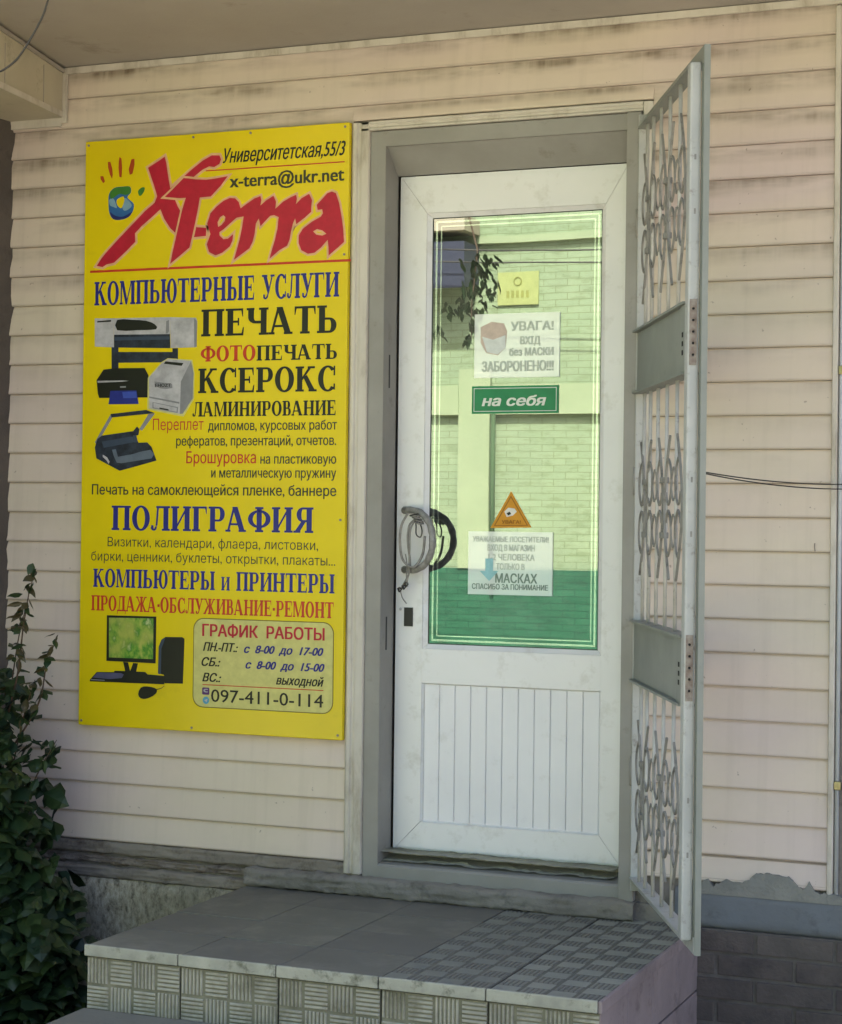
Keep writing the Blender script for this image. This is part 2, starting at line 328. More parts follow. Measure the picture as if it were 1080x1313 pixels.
# ---------------------------------------------------------------- the shop building
shop = thing('shop_building', 'shop front clad in dirty pale beige siding boards under a concrete soffit', 'building', (-.4, 0, 0))
X0, X1 = -2.12, .562
part('wall', CEMENT, shop, (-6, -.81, .004, .3, .0, 3.05), (.0, .60, .004, .3, .0, 3.05), (-.81, 0., .004, .3, 2.76, 3.05), (-.81, 0., .004, .3, 0., .525))
part('upper_wall', CEMENT, shop, (-6, 6, .004, 5, 3.06, 4.3))
part('roof', ASPH, shop, (-6.3, 6.3, -.3, 5.3, 4.3, 4.45))
part('back_room', DARKROOM, shop, (-3, 2, 3.0, 3.1, .5, 3.0), (-3, -2.9, .31, 3., .5, 3.0), (1.9, 2, .31, 3., .5, 3.0), (-3, 2, .31, 3.0, .40, .5), (-3, 2, .31, 3.0, 3.0, 3.05))
def board(z0, z1, x0, x1):
    """lap siding: hollow foot, lip standing proud, small recess behind the next lip"""
    prof = [(.003, z0+.004), (-.0125, z0+.004), (-.0145, z0+.0075), (-.0135, z0+.014), (-.005, z1-.004), (-.003, z1+.003), (.003, z1+.003)]
    return MB().prism(prof, x0, x1)
nb = [0]
def put_board(z0, z1, x0, x1):
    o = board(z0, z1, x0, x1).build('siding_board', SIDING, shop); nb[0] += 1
    # slightly uneven rows
    return o
PL, PR = .0955, .0942
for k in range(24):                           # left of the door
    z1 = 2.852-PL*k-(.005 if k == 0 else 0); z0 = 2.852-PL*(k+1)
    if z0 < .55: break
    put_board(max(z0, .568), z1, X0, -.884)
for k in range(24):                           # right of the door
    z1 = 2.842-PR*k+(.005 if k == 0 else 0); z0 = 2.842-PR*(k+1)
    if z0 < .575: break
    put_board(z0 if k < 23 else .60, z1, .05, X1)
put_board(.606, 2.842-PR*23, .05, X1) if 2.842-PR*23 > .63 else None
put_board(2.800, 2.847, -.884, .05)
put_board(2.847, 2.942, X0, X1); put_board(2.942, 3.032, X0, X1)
# thin cove along the top, corner trim, stepped trim round the door
part('cove_trim', TRIM, shop, (X0, X1+.03, -.024, -.014, 3.024, 3.044))
MB().prism([(.562, .003), (.562, -.016), (.564, -.019), (.575, -.019), (.578, -.016), (.578, .003)], .585, 3.02, 'z').build('corner_trim', TRIM, shop)
def door_trim(side):
    if side < 0: pr = [(-.884, .003), (-.884, -.018), (-.878, -.022), (-.868, -.022), (-.864, -.017), (-.856, -.017), (-.852, -.023), (-.829, -.023), (-.826, -.018), (-.826, .003)]; z0, z1 = .538, 2.797
    else: pr = [(.022, .003), (.022, -.018), (.025, -.023), (.038, -.023), (.050, -.018), (.050, .003)]; z0, z1 = .60, 2.797
    MB().prism(pr, z0, z1, 'z').build('door_trim', TRIM, shop)
door_trim(-1); door_trim(1)
MB().prism([(.003, 2.800), (-.018, 2.800), (-.023, 2.797), (-.023, 2.790), (-.018, 2.786), (-.018, 2.781), (-.023, 2.777), (-.023, 2.771), (.003, 2.771)], -.852, .022).build('door_trim', TRIM, shop)

# old plinth on the left: two ragged courses over roughcast
def ragged(x0, x1, z0, z1, yf, amp, seed, n=170, m=8, mat=None, name='plinth_course', parent=None):
    mb = MB(); random.seed(seed); vs = []; fs = []
    for j in range(m+1):
        for i in range(n+1):
            x = x0+(x1-x0)*i/n; z = z0+(z1-z0)*j/m
            e = noise.noise(Vector((x*13+seed, j*1.9, seed)))
            if j == 0: z += amp*1.1*(noise.noise(Vector((x*14, seed, 1.)))+.6*noise.noise(Vector((x*47, seed, 1.))))
            if j == m: z += amp*.7*(noise.noise(Vector((x*11, seed, 5.)))+.6*noise.noise(Vector((x*41, seed, 5.))))
            edge = .010 if j in (0, m) else 0
            vs.append((x, yf+edge+amp*e*.7+amp*.4*noise.noise(Vector((x*40, j*2.3, seed))), z))
    for j in range(m):
        for i in range(n):
            a = j*(n+1)+i; fs.append((a, a+1, a+n+2, a+n+1))
    b = len(vs)
    for j in (0, m):                                # close back to the wall
        for i in range(n+1): v = vs[j*(n+1)+i]; vs.append((v[0], .01, v[2]))
    for q, j in enumerate((0, m)):
        for i in range(n): fs.append((j*(n+1)+i, j*(n+1)+i+1, b+q*(n+1)+i+1, b+q*(n+1)+i))
    mb.add(vs, fs); return mb.build(name, mat, parent, True)
ragged(-2.12, -.83, .528, .570, -.014, .007, 3, mat=OLDC, parent=shop)
ragged(-2.12, -1.17, .496, .522, -.006, .014, 7, mat=OLDB, parent=shop)
ragged(-2.12, -1.17, .452, .490, -.019, .009, 9, mat=OLDC, parent=shop)
ragged(-2.12, -1.10, .0, .452, -.022, .008, 12, m=14, mat=ROUGH, parent=shop, name='roughcast_plinth')
ragged(-1.20, .03, .478, .533, -.060, .012, 15, mat=CEMENT, parent=shop, name='threshold_mortar')
# right plinth: smeared mortar, smooth band, brickwork
sm = [(.205, .575), (.215, .60), (.235, .612), (.250, .592), (.285, .612), (.330, .608), (.350, .622), (.368, .634), (.395, .640), (.440, .638), (.470, .628), (.486, .612), (.50, .603), (.515, .622), (.528, .604), (.545, .592), (.556, .598), (.62, .592), (.62, .57), (.2, .57)]
sm2 = []
for a_, b_ in zip(sm, sm[1:]+sm[:1]):
    for k in range(5):
        t_ = k/5; x_, z_ = a_[0]+(b_[0]-a_[0])*t_, a_[1]+(b_[1]-a_[1])*t_
        sm2.append((x_, z_+(.007*noise.noise(Vector((x_*60, 3, z_*9)))+.005*noise.noise(Vector((x_*170, 1, 2))) if z_ > .58 else 0)))
MB().prism(sm2, -.022, .003, 'y').build('mortar_smear', MORTAR, shop)
ragged(.14, .64, .474, .580, -.020, .004, 21, n=24, mat=CEMBLUE, parent=shop, name='cement_band')
part('brick_backing', JOINT, shop, (.14, .70, -.0195, .003, 0, .474))
bw, bh = .218, .0655; k = 0
for r in range(7):
    zt = .470-r*bh; xs = .155-(bw/2 if r % 2 else 0)
    for c in range(4):
        xa = max(xs+c*bw, .145); xb = min(xs+(c+1)*bw-.009, .695)
        if xb-xa < .02: continue
        MB().bbox(xa, xb, -.024+random.uniform(-.003, .002), -.008, zt-bh+.009, zt, b=.004).build('brick', random.choice([BRICKD, BRICKL, BRICKD]), shop)
# soffit, side wall and skewed beam on the left
o = MB().add([(-2.6, .003, 3.046), (3.2, .003, 3.046), (3.2, -1.25, 3.10), (-2.6, -1.25, 3.10), (-2.6, .003, 3.2), (3.2, .003, 3.2), (3.2, -1.25, 3.2), (-2.6, -1.25, 3.2)],
             [(0, 1, 2, 3), (4, 5, 6, 7), (0, 1, 5, 4), (1, 2, 6, 5), (2, 3, 7, 6), (3, 0, 4, 7)]).build('soffit', SOFFIT, shop)
o = MB(); dx, dy = .165, -.986; LB = 1.24
def bp_(o_, w, z): return (-1.912-w+dx*o_, -.001+dy*o_, z)
vs = [bp_(.0, 0, 2.885), bp_(LB, 0, 2.865), bp_(LB, .30, 2.865), bp_(0, .30, 2.885), bp_(0, 0, 3.040), bp_(LB, 0, 3.095), bp_(LB, .30, 3.095), bp_(0, .30, 3.040)]
FB = [(0, 1, 2, 3), (4, 5, 6, 7), (0, 1, 5, 4), (1, 2, 6, 5), (2, 3, 7, 6), (3, 0, 4, 7)]
o.add(vs, FB).build('beam', BEAM, shop)
MB().add([bp_(.02, -.004, 2.885), bp_(LB, -.004, 2.865), bp_(LB, -.002, 2.865), bp_(.02, -.002, 2.885), bp_(.02, -.004, 2.903), bp_(LB, -.004, 2.885), bp_(LB, -.002, 2.885), bp_(.02, -.002, 2.903)], FB).build('beam_lip', TRIM, shop)
MB().add([bp_(.02, -.008, 3.026), bp_(LB, -.008, 3.080), bp_(LB, -.002, 3.080), bp_(.02, -.002, 3.026), bp_(.02, -.008, 3.038), bp_(LB, -.008, 3.093), bp_(LB, -.002, 3.093), bp_(.02, -.002, 3.038)], FB).build('beam_moulding', SOFFIT, shop)
for q in (.17, .45):
    MB().add([bp_(q, -.0015, 2.90), bp_(q+.004, -.0015, 2.90), bp_(q+.004, .0, 2.90), bp_(q, 0, 2.90), bp_(q, -.0015, 3.02), bp_(q+.004, -.0015, 3.02), bp_(q+.004, 0, 3.02), bp_(q, 0, 3.02)], FB).build('beam_seam', SOFFIT, shop)
part('inner_trim', TRIM, shop, (-1.914, -1.894, -.026, -.016, 2.868, 3.03), (-2.12, -1.914, -.026, -.016, 2.858, 2.884))
ragside = MB(); vs = []; fs = []; NZ, NY = 70, 12
for j in range(NZ+1):
    for i in range(NY+1):
        z = .0+(2.90)*j/NZ; y = .0-1.3*i/NY
        e = .012*noise.noise(Vector((y*7, z*9, 3.)))
        if i == 0: e += .016*abs(noise.noise(Vector((z*12, 2., 8.))))
        vs.append((-2.108+e, y, z))
for j in range(NZ):
    for i in range(NY):
        a = j*(NY+1)+i; fs.append((a, a+1, a+NY+2, a+NY+1))
ragside.add(vs, fs); ragside.box(-2.6, -2.125, -1.3, -.01, 0, 2.90)
ragside.build('side_wall', SIDEW, shop, True)
# steel frame round the opening
fr = part('steel_frame', STEEL, shop, (-.825, -.776, -.012, .0, .530, 2.768), (-.776, -.022, -.012, .0, 2.722, 2.768))
part('steel_frame', STEEL, shop, (-.80, -.776, .0, .088, .575, 2.76))
part('steel_post', STEEL, shop, (-.023, .020, -.030, .0, .530, 2.768), (-.023, .0, .0, .088, .53, 2.76), b=.003)
MB().prism([(.0, 2.722), (.0, 2.735), (.087, 2.735), (.087, 2.648), (.082, 2.648)], -.776, -.023).build('head_plate', STEEL, shop)
MB().prism([(-.014, .530), (-.014, .566), (-.008, .572), (.03, .578), (.088, .590), (.088, .530)], -.776, -.023).build('threshold', STEEL, shop)
part('lower_plinth', CEMENT, shop, (-.83, .14, -.012, .0, .0, .525))
ragged(-.775, -.05, .582, .606, .080, .006, 33, n=70, m=2, mat=NOSE, parent=shop, name='threshold_foam')
# neighbouring dark door and conduit at the right edge
nd = thing('dark_metal_door', 'dark metal door beyond the siding corner, cut off by the right edge', 'door', (1.1, .05, .5))
part('door_leaf', DARKDOOR, nd, (.66, 1.6, .05, .09, .5, 2.85)); part('door_frame', DARKDOOR, nd, (.602, .655, .02, .10, .45, 2.95), (.655, 1.65, .02, .10, 2.86, 2.95))
part('neighbour_wall', CEMENT, shop, (.6, 6, .11, .3, 0, 3.05)); 
cd = thing('conduit_pipe', 'thin pale conduit running up beside the corner trim at the right edge', 'pipe', (.595, 0, .55))
MB().tube([(.5865, -.010, .56), (.5865, -.010, 3.0)], .0058, 10).build('pipe', PIPEM, cd, True)
for z in (.893, 2.025): MB()  .bbox(.579, .598, -.020, .0, z-.012, z+.012, b=.003).build('clamp', BRASS, cd)

# ---------------------------------------------------------------- entrance steps
steps = thing('entrance_steps', 'concrete entrance steps faced with grooved tiles and dark worn tiles on top', 'steps', (-.49, -.5, 0))
SX0, SX1, SYF, SZ = -1.196, .208, -.946, .480
part('step_core', RDIRT, steps, (SX0+.006, SX1-.012, SYF+.012, -.004, .0, SZ-.016), (SX0+.006, SX1-.012, SYF-.296, SYF+.012, .0, .302), (SX0+.006, SX1-.012, SYF-.60, SYF-.296, .0, .148))
TW = .2808
def tile_mesh(name, w, d, th, n, ribs, hgt, mats, alt=None, grooves=True):
    """tile lying in x-y, top at z=0 (without ribs); n x n squares, ribs alternate direction"""
    m = MB(); g = .002; m.bbox(g, w-g, g, d-g, -th, 0, b=.0025, mi=0)
    if grooves:
        sw, sdp = w/n, d/n
        for i in range(n):
            for j in range(n):
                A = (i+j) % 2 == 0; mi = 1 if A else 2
                for k in range(ribs):
                    q = .004
                    if A:
                        a0, a1 = i*sw+q, (i+1)*sw-q; c0 = j*sdp+q+(sdp-2*q)*(k+.08)/ribs; c1 = j*sdp+q+(sdp-2*q)*(k+.78)/ribs
                    else:
                        c0, c1 = j*sdp+q, (j+1)*sdp-q; a0 = i*sw+q+(sw-2*q)*(k+.08)/ribs; a1 = i*sw+q+(sw-2*q)*(k+.78)/ribs
                    e = .0014
                    m.add([(a0, c0, 0), (a1, c0, 0), (a1, c1, 0), (a0, c1, 0), (a0+e, c0+e, hgt), (a1-e, c0+e, hgt), (a1-e, c1-e, hgt), (a0+e, c1-e, hgt)],
                          [(4, 5, 6, 7), (0, 1, 5, 4), (1, 2, 6, 5), (2, 3, 7, 6), (3, 0, 4, 7)], mi)
    return m.mesh(name, mats)
nrow = 4; TD = (-.012-(SYF-.002))/nrow
smooth_me = [MB().bbox(.0015, TW-.0015, .0015, TD-.0015, -.012, 0, b=.0015).mesh('smooth_tile', TILE)]
groove_a = tile_mesh('grooved_tile', TW, TD, .012, 4, 5, .0020, [GDIRT, TILEGP, TILEG])  # light catching the two rib directions is painted in as two tones
groove_b = tile_mesh('grooved_tile', TW, TD, .012, 4, 5, .0020, [GDIRT, TILEGL, TILEGP])  # paler tiles, same painted light and dark by rib direction
random.seed(4)
def place(me, name, parent, loc, rot=None):
    o = bpy.data.objects.new(name, me); o.location = loc
    if rot is not None: o.rotation_euler = rot
    link(o, parent); return o
for c in range(5):
    for r in range(nrow):
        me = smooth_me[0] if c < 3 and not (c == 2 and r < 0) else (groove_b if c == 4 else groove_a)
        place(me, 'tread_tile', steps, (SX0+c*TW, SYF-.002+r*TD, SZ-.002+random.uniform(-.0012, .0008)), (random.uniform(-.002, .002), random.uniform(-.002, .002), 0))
# nosing edge tiles
random.seed(8)
for c in range(5):
    m = MB(); m.bbox(SX0-.004+c*TW+.002, SX0-.004+(c+1)*TW-.001, SYF-.012, SYF-.0025, SZ-.029, SZ+.001, b=.003); m.build('nosing', NOSE, steps)
for r in range(nrow):
    MB().bbox(SX1-.004, SX1+.006, SYF-.010+r*TD+.001, SYF-.010+(r+1)*TD-.001, SZ-.030, SZ+.000, b=.003).build('side_nosing', PINK, steps)
rz = tile_mesh('riser_tile', TW-.002, TW-.002, .010, 4, 6, .0034, [RDIRT, RISER, RISER])
def riser_mesh(h):
    """the cut riser tile: top two rows of squares only"""
    m = MB(); w = TW; m.bbox(.002, w-.002, .001, h-.001, -.010, 0, b=.002, mi=0); n = 4; sw = w/n; sh = .0715
    for i in range(n):
        for j in range(2):
            A = (i+j) % 2 == 1; c_hi = h-j*sh-.003; c_lo = max(h-(j+1)*sh+.003, .003); q = .003
            for k in range(6):
                if A:
                    a0, a1 = i*sw+q, (i+1)*sw-q; c0 = c_lo+(c_hi-c_lo)*(k+.1)/6; c1 = c_lo+(c_hi-c_lo)*(k+.76)/6
                else:
                    c0, c1 = c_lo, c_hi; a0 = i*sw+q+(sw-2*q)*(k+.1)/6; a1 = i*sw+q+(sw-2*q)*(k+.76)/6
                e = .0016; hg = .0034
                m.add([(a0, c0, 0), (a1, c0, 0), (a1, c1, 0), (a0, c1, 0), (a0+e, c0+e, hg), (a1-e, c0+e, hg), (a1-e, c1-e, hg), (a0+e, c1-e, hg)],
                      [(4, 5, 6, 7), (0, 1, 5, 4), (1, 2, 6, 5), (2, 3, 7, 6), (3, 0, 4, 7)], 1)
    return m.mesh('riser_tile', [RDIRT, RISER])
rm = riser_mesh(.140)
for c in range(5):
    place(rm, 'riser_tile', steps, (SX0+c*TW, SYF-.001, .3085), (pi/2, 0, 0))
    place(rm, 'riser_tile', steps, (SX0+c*TW, SYF-.309, .152), (pi/2, 0, 0))
# right flank: plaster tiles
for r in range(4):
    for q, (z0, z1) in enumerate(((.30, .448), (.148, .296), (0.0, .144))):
        MB().bbox(SX1-.011, SX1-.001, SYF-.002+r*TD+.002, SYF-.002+(r+1)*TD-.002, z0+.002, z1, b=.002).build('side_tile', PINK, steps)
low_me = MB().bbox(.0015, TW-.0015, .0015, .298, -.012, 0, b=.0015).mesh('smooth_tile', TILEGP)
for c in range(5):
    place(low_me, 'tread_tile', steps, (SX0+c*TW, SYF-.312, .316+random.uniform(-.001, .001)))
    place(low_me, 'tread_tile', steps, (SX0+c*TW, SYF-.615, .162))

# ---------------------------------------------------------------- entrance door
door = thing('entrance_door', 'white glazed entrance door with mirrored upper pane and ribbed lower panel', 'door', (-.41, .09, .59))
DY = .088
def mitre(name, mat, parent, O, I, yo, yi, back, lip=0, sides='LRTB', gap=.0008):
    """four mitred bars between outer rect O and inner rect I (x0,x1,z0,z1)"""
    ox0, ox1, oz0, oz1 = O; ix0, ix1, iz0, iz1 = I
    co = [(ox0, oz0), (ox1, oz0), (ox1, oz1), (ox0, oz1)]; ci = [(ix0, iz0), (ix1, iz0), (ix1, iz1), (ix0, iz1)]
    for s_, (a, b) in zip('BRTL', ((0, 1), (1, 2), (2, 3), (3, 0))):
        if s_ not in sides: continue
        m = MB(); d = Vector((co[b][0]-co[a][0], co[b][1]-co[a][1])).normalized()*gap
        A, B, Cc, Dd = Vector(co[a])+d, Vector(co[b])-d, Vector(ci[b])-d, Vector(ci[a])+d
        m.add([(A.x, yo, A.y), (B.x, yo, B.y), (Cc.x, yi, Cc.y), (Dd.x, yi, Dd.y), (A.x, back, A.y), (B.x, back, B.y), (Cc.x, back, Cc.y), (Dd.x, back, Dd.y)],
              [(0, 1, 2, 3), (7, 6, 5, 4), (0, 4, 5, 1), (1, 5, 6, 2), (2, 6, 7, 3), (3, 7, 4, 0)])
        m.build(name, mat, parent)
# outer rebate, then the flat profile
mitre('sash_edge', WHITE, door, (-.770, -.044, .598, 2.646), (-.758, -.056, .610, 2.634), DY+.004, DY+.004, DY+.05)
mitre('sash_frame', WHITE, door, (-.758, -.056, .610, 2.634), (-.681, -.117, .690, 2.532), DY, DY, DY+.05)
part('middle_rail', WHITE, door, (-.6805, -.1175, DY+.0008, DY+.05, 1.111, 1.214))
mitre('glazing_bead', WHITE, door, (-.6805, -.1175, 1.2145, 2.5315), (-.667, -.131, 1.228, 2.518), DY+.002, DY+.012, DY+.014)
mitre('gasket', BLACK, door, (-.667, -.131, 1.228, 2.518), (-.6645, -.1335, 1.2305, 2.5155), DY+.0125, DY+.0128, DY+.014)
mitre('panel_bead', WHITE, door, (-.6805, -.1175, .6905, 1.1105), (-.676, -.122, .695, 1.106), DY+.002, DY+.010, DY+.012)
MB().add([(-.67, DY+.0145, 1.22), (-.128, DY+.0145, 1.22), (-.128, DY+.0145, 2.522), (-.67, DY+.0145, 2.522)], [(0, 1, 2, 3)]).build('glass_pane', GLASS, door)
SPAC = flat('spacer_bar', (.93, .94, .90), .22); SPAC.node_tree.nodes['Principled BSDF'].inputs['Metallic'].default_value = .9
mitre('spacer', SPAC, door, (-.658, -.140, 1.237, 2.509), (-.6520, -.1460, 1.2430, 2.5030), DY+.017, DY+.017, DY+.021)
mitre('spacer', SPAC, door, (-.644, -.154, 1.251, 2.495), (-.640, -.158, 1.255, 2.491), DY+.022, DY+.022, DY+.026)
n = 11; w = (.676-.122)/n; random.seed(2)
for k in range(n):
    x = -.676+k*w; y = DY+.009+random.uniform(0, .0006)
    MB().prism([(x+.0006, y+.01), (x+.0006, y+.0022), (x+.0026, y), (x+w-.0026, y), (x+w-.0006, y+.0022), (x+w-.0006, y+.01)], .695, 1.106, 'z').build('panel_board', PANELW, door)
part('panel_backing', HOLE, door, (-.678, -.120, DY+.0205, DY+.04, .692, 1.109))
kp = part('keyhole_plate', BLACK, door, (-0.7395, -0.7113, DY-.004, DY-.0002, 1.2803, 1.3370))
MB().tube([(-.7505, DY-.0055, 1.332), (-.7505, DY-.0042, 1.332)], .0045, 10).build('key_cylinder', flat('steel_key', (.5, .5, .48), .3), kp, True)
# hinge marks on the left reveal
for z in (.86+.40, 2.05):
    part('hinge_pin', BLACK, shop, (-.7755, -.774, .030, .036, z-.05, z+.05))
# the bow handle, wrapped, with tied cords
hd = []
P0, P1 = Vector((-.738, DY-.004, 1.632)), Vector((-.736, DY-.004, 1.452))
GREYH = mottled('handle_wrap', (.33, .325, .30), (.17, .165, .15), 60, .45, .5, 150, .001)
pts = []
for k in range(25):
    t = k/24; a = pi*t
    pts.append((-.738+.002*t+.118*sin(a)**.85*.98, DY-.004-.066*sin(a)**.7, 1.632+.006*sin(a*2)-.180*(1-cos(a))/2))
h_ = MB().tube(pts, [.0105+.0012*sin(i*2.1) for i in range(25)], 10).build('handle', GREYH, door, True)
for p in (P0, P1): MB().tube([p, p+Vector((0, -.008, 0))], .012, 10).build('handle_boss', GREYH, h_, True)
def hang(pts, r, name='cord', mat=WIREM):
    pts = [Vector(p)+Vector((.013, 0, 0)) for p in pts]; return MB().tube(pts, r, 6).build(name, mat, h_, True)
CORDM = mottled('cord_plastic', (.30, .29, .26), (.17, .16, .145), 60, .5, .2)
def spl(pts, n=8):
    out = []; P = [Vector(p) for p in pts]; P = [P[0]*2-P[1]]+P+[P[-1]*2-P[-2]]
    for i in range(1, len(P)-2):
        for k in range(n):
            t = k/n; a, b, c, d = P[i-1], P[i], P[i+1], P[i+2]
            out.append(.5*((2*b)+(c-a)*t+(2*a-5*b+4*c-d)*t*t+(3*b-a-3*c+d)*t**3))
    out.append(P[-2]); return out
hang(spl([(-.700, .030, 1.603), (-.716, .030, 1.585), (-.722, .034, 1.540), (-.716, .040, 1.475), (-.722, .045, 1.440), (-.738, .05, 1.412), (-.750, .052, 1.392)]), .0034, mat=CORDM)
hang(spl([(-.698, .028, 1.600), (-.711, .026, 1.570), (-.715, .032, 1.510), (-.722, .045, 1.450), (-.728, .045, 1.415)]), .0030, mat=CORDM)
hang(spl([(-.720, .026, 1.622), (-.738, .022, 1.585), (-.744, .026, 1.535), (-.735, .030, 1.482), (-.700, .030, 1.462), (-.672, .03, 1.500), (-.664, .028, 1.555)]), .0040, mat=CORDM)
hang(spl([(-.733, .044, 1.500), (-.728, .044, 1.470), (-.730, .046, 1.430), (-.726, .047, 1.402)]), .0018, mat=CORDM)
hang(spl([(-.752, .052, 1.390), (-.744, .05, 1.368), (-.731, .052, 1.350)]), .0018, mat=CORDM)
for cxx, czz in ((-.725, 1.400), (-.739, 1.392), (-.718, 1.408)):
    MB().tube([(cxx+.006*cos(a*.8)*(1-.04*a), .046+.004*sin(a*1.7), czz+.006*sin(a*.8)) for a in range(13)], .0026, 6).build('knot', WIREM, h_, True)
hang(spl([(-.700, .028, 1.612), (-.690, .020, 1.588), (-.688, .018, 1.560), (-.676, .022, 1.552), (-.672, .024, 1.572), (-.682, .024, 1.600), (-.694, .022, 1.616)]), .0022, mat=WIREM)
for k in range(5):
    cx_, cz_ = -.687+.009*k-.003*k*k*.3, 1.618-.006*k
    MB().tube([(cx_+.012*cos(a), .028-.002*k+.012*sin(a), cz_+.003*cos(a+k)) for a in [2*pi*i/12 for i in range(12)]], .0024, 6, closed=True).build('binding', random.choice([WIREM, CORDM]), h_, True)

# ---------------------------------------------------------------- flat print helpers
def outline_mesh(loops, x0=0, off=0):
    cu = bpy.data.curves.new('c', 'CURVE'); cu.dimensions = '2D'; cu.fill_mode = 'BOTH'; cu.offset = off
    for lp in loops:
        s = cu.splines.new('POLY'); s.points.add(len(lp)-1); s.use_cyclic_u = True
        for p, q in zip(s.points, lp): p.co = (q[0], q[1], 0, 1)
    o = bpy.data.objects.new('c', cu); me = bpy.data.meshes.new_from_object(o)
    bpy.data.objects.remove(o); bpy.data.curves.remove(cu); return me
def stand(me, y, ox=0, oz=0, sx=1, sz=1):
    for v in me.vertices: v.co = (ox+v.co.x*sx, y, oz+v.co.y*sz)
    me.update(); return me
def obj(name, me, mat, parent):
    me.materials.clear(); me.materials.append(mat)
    for p in me.polygons: p.material_index = 0; p.use_smooth = False
    o = bpy.data.objects.new(name, me); return link(o, parent)
import numpy as np
from mathutils.geometry import interpolate_bezier, delaunay_2d_cdt
class TM:      # plain holder: vertex and face lists of a filled line of text
    pass
def text_mesh(s, bold=0, shear=0):
    """each contour is filled on its own (with the holes it holds), so overlapping strokes of a letter stay solid"""
    cu = bpy.data.curves.new('t', 'FONT'); cu.body = s; cu.size = 1; cu.shear = shear
    o = bpy.data.objects.new('t', cu); COL.objects.link(o); bpy.context.view_layer.update()
    c2 = o.to_curve(bpy.context.evaluated_depsgraph_get()); loops = []
    for sp in c2.splines:
        lp = []
        if sp.type == 'BEZIER':
            P = sp.bezier_points; N = len(P)
            for i in range(N):
                p, q = P[i], P[(i+1) % N]; straight = (p.handle_right-p.co).length < 1e-4 and (q.handle_left-q.co).length < 1e-4
                d = (q.co-p.co); cr_ = abs(d.x*(p.handle_right-p.co).y-d.y*(p.handle_right-p.co).x)+abs(d.x*(q.handle_left-p.co).y-d.y*(q.handle_left-p.co).x)
                if straight or cr_ < 1e-6: lp.append((p.co.x, p.co.y))
                else: lp += [(v.x, v.y) for v in interpolate_bezier(p.co, p.handle_right, q.handle_left, q.co, 4)[:-1]]
        else: lp = [(p.co.x, p.co.y) for p in sp.points]
        if len(lp) > 2: loops.append(lp)
    o.to_curve_clear(); bpy.data.objects.remove(o); bpy.data.curves.remove(cu)
    # constrained triangulation of all contours, keeping what has a non-zero winding number
    pv = [Vector(p) for l in loops for p in l]; pe = []; b = 0
    for l in loops: pe += [(b+i, b+(i+1) % len(l)) for i in range(len(l))]; b += len(l)
    V2, _, F2, _, _, _ = delaunay_2d_cdt(pv, pe, [], 0, 1e-5)
    V = np.array([(v.x, v.y) for v in V2]); T = np.array([f for f in F2 if len(f) == 3]); C = V[T].mean(axis=1)
    A = np.array([(pv[i].x, pv[i].y) for i, j in pe]); B = np.array([(pv[j].x, pv[j].y) for i, j in pe])
    wn_ = np.zeros(len(C))
    for k0 in range(0, len(C), 400):
        c = C[k0:k0+400, None, :]; up_ = (A[None, :, 1] <= c[:, :, 1]) & (B[None, :, 1] > c[:, :, 1]); dn = (A[None, :, 1] > c[:, :, 1]) & (B[None, :, 1] <= c[:, :, 1])
        cr = (B[None, :, 0]-A[None, :, 0])*(c[:, :, 1]-A[None, :, 1])-(c[:, :, 0]-A[None, :, 0])*(B[None, :, 1]-A[None, :, 1])
        wn_[k0:k0+400] = ((up_ & (cr > 0)).astype(int)-(dn & (cr < 0)).astype(int)).sum(axis=1)
    R = TM(); R.v = [(x, y, 0) for x, y in V]; R.f = [tuple(int(i) for i in t) for t, w_ in zip(T, wn_) if w_ != 0]
    return R
CAPH = max(v[1] for v in text_mesh('Н').v)
def sans(s, x0, x1, zb, cap, y, mat, parent, bold=0, shear=0):
    """a line of sans lettering: spans x0..x1, baseline zb, cap height cap (metres); weight added by close copies"""
    me = text_mesh(s, 0, shear); xs = [v[0] for v in me.v]; a, b = min(xs), max(xs)
    k = (x1-x0)/(b-a); q = max(bold, 0)*cap/CAPH*1.25; mb = MB()
    offs = [(0, 0)] if bold < .005 else ([(-q, 0), (q, 0), (0, q*.5), (0, -q*.5)] if bold < .02 else [(-q, q*.4), (q, q*.4), (0, 0), (-q, -q*.4), (q, -q*.4)])
    for i, (dx_, dz_) in enumerate(offs):
        mb.add([(x0+(v[0]-a)*k+dx_, y-.00006*i-.00002*(v[2] % 3), zb+v[1]*cap/CAPH+dz_) for v in me.v], me.f)
    return mb.build('lettering', mat, parent)
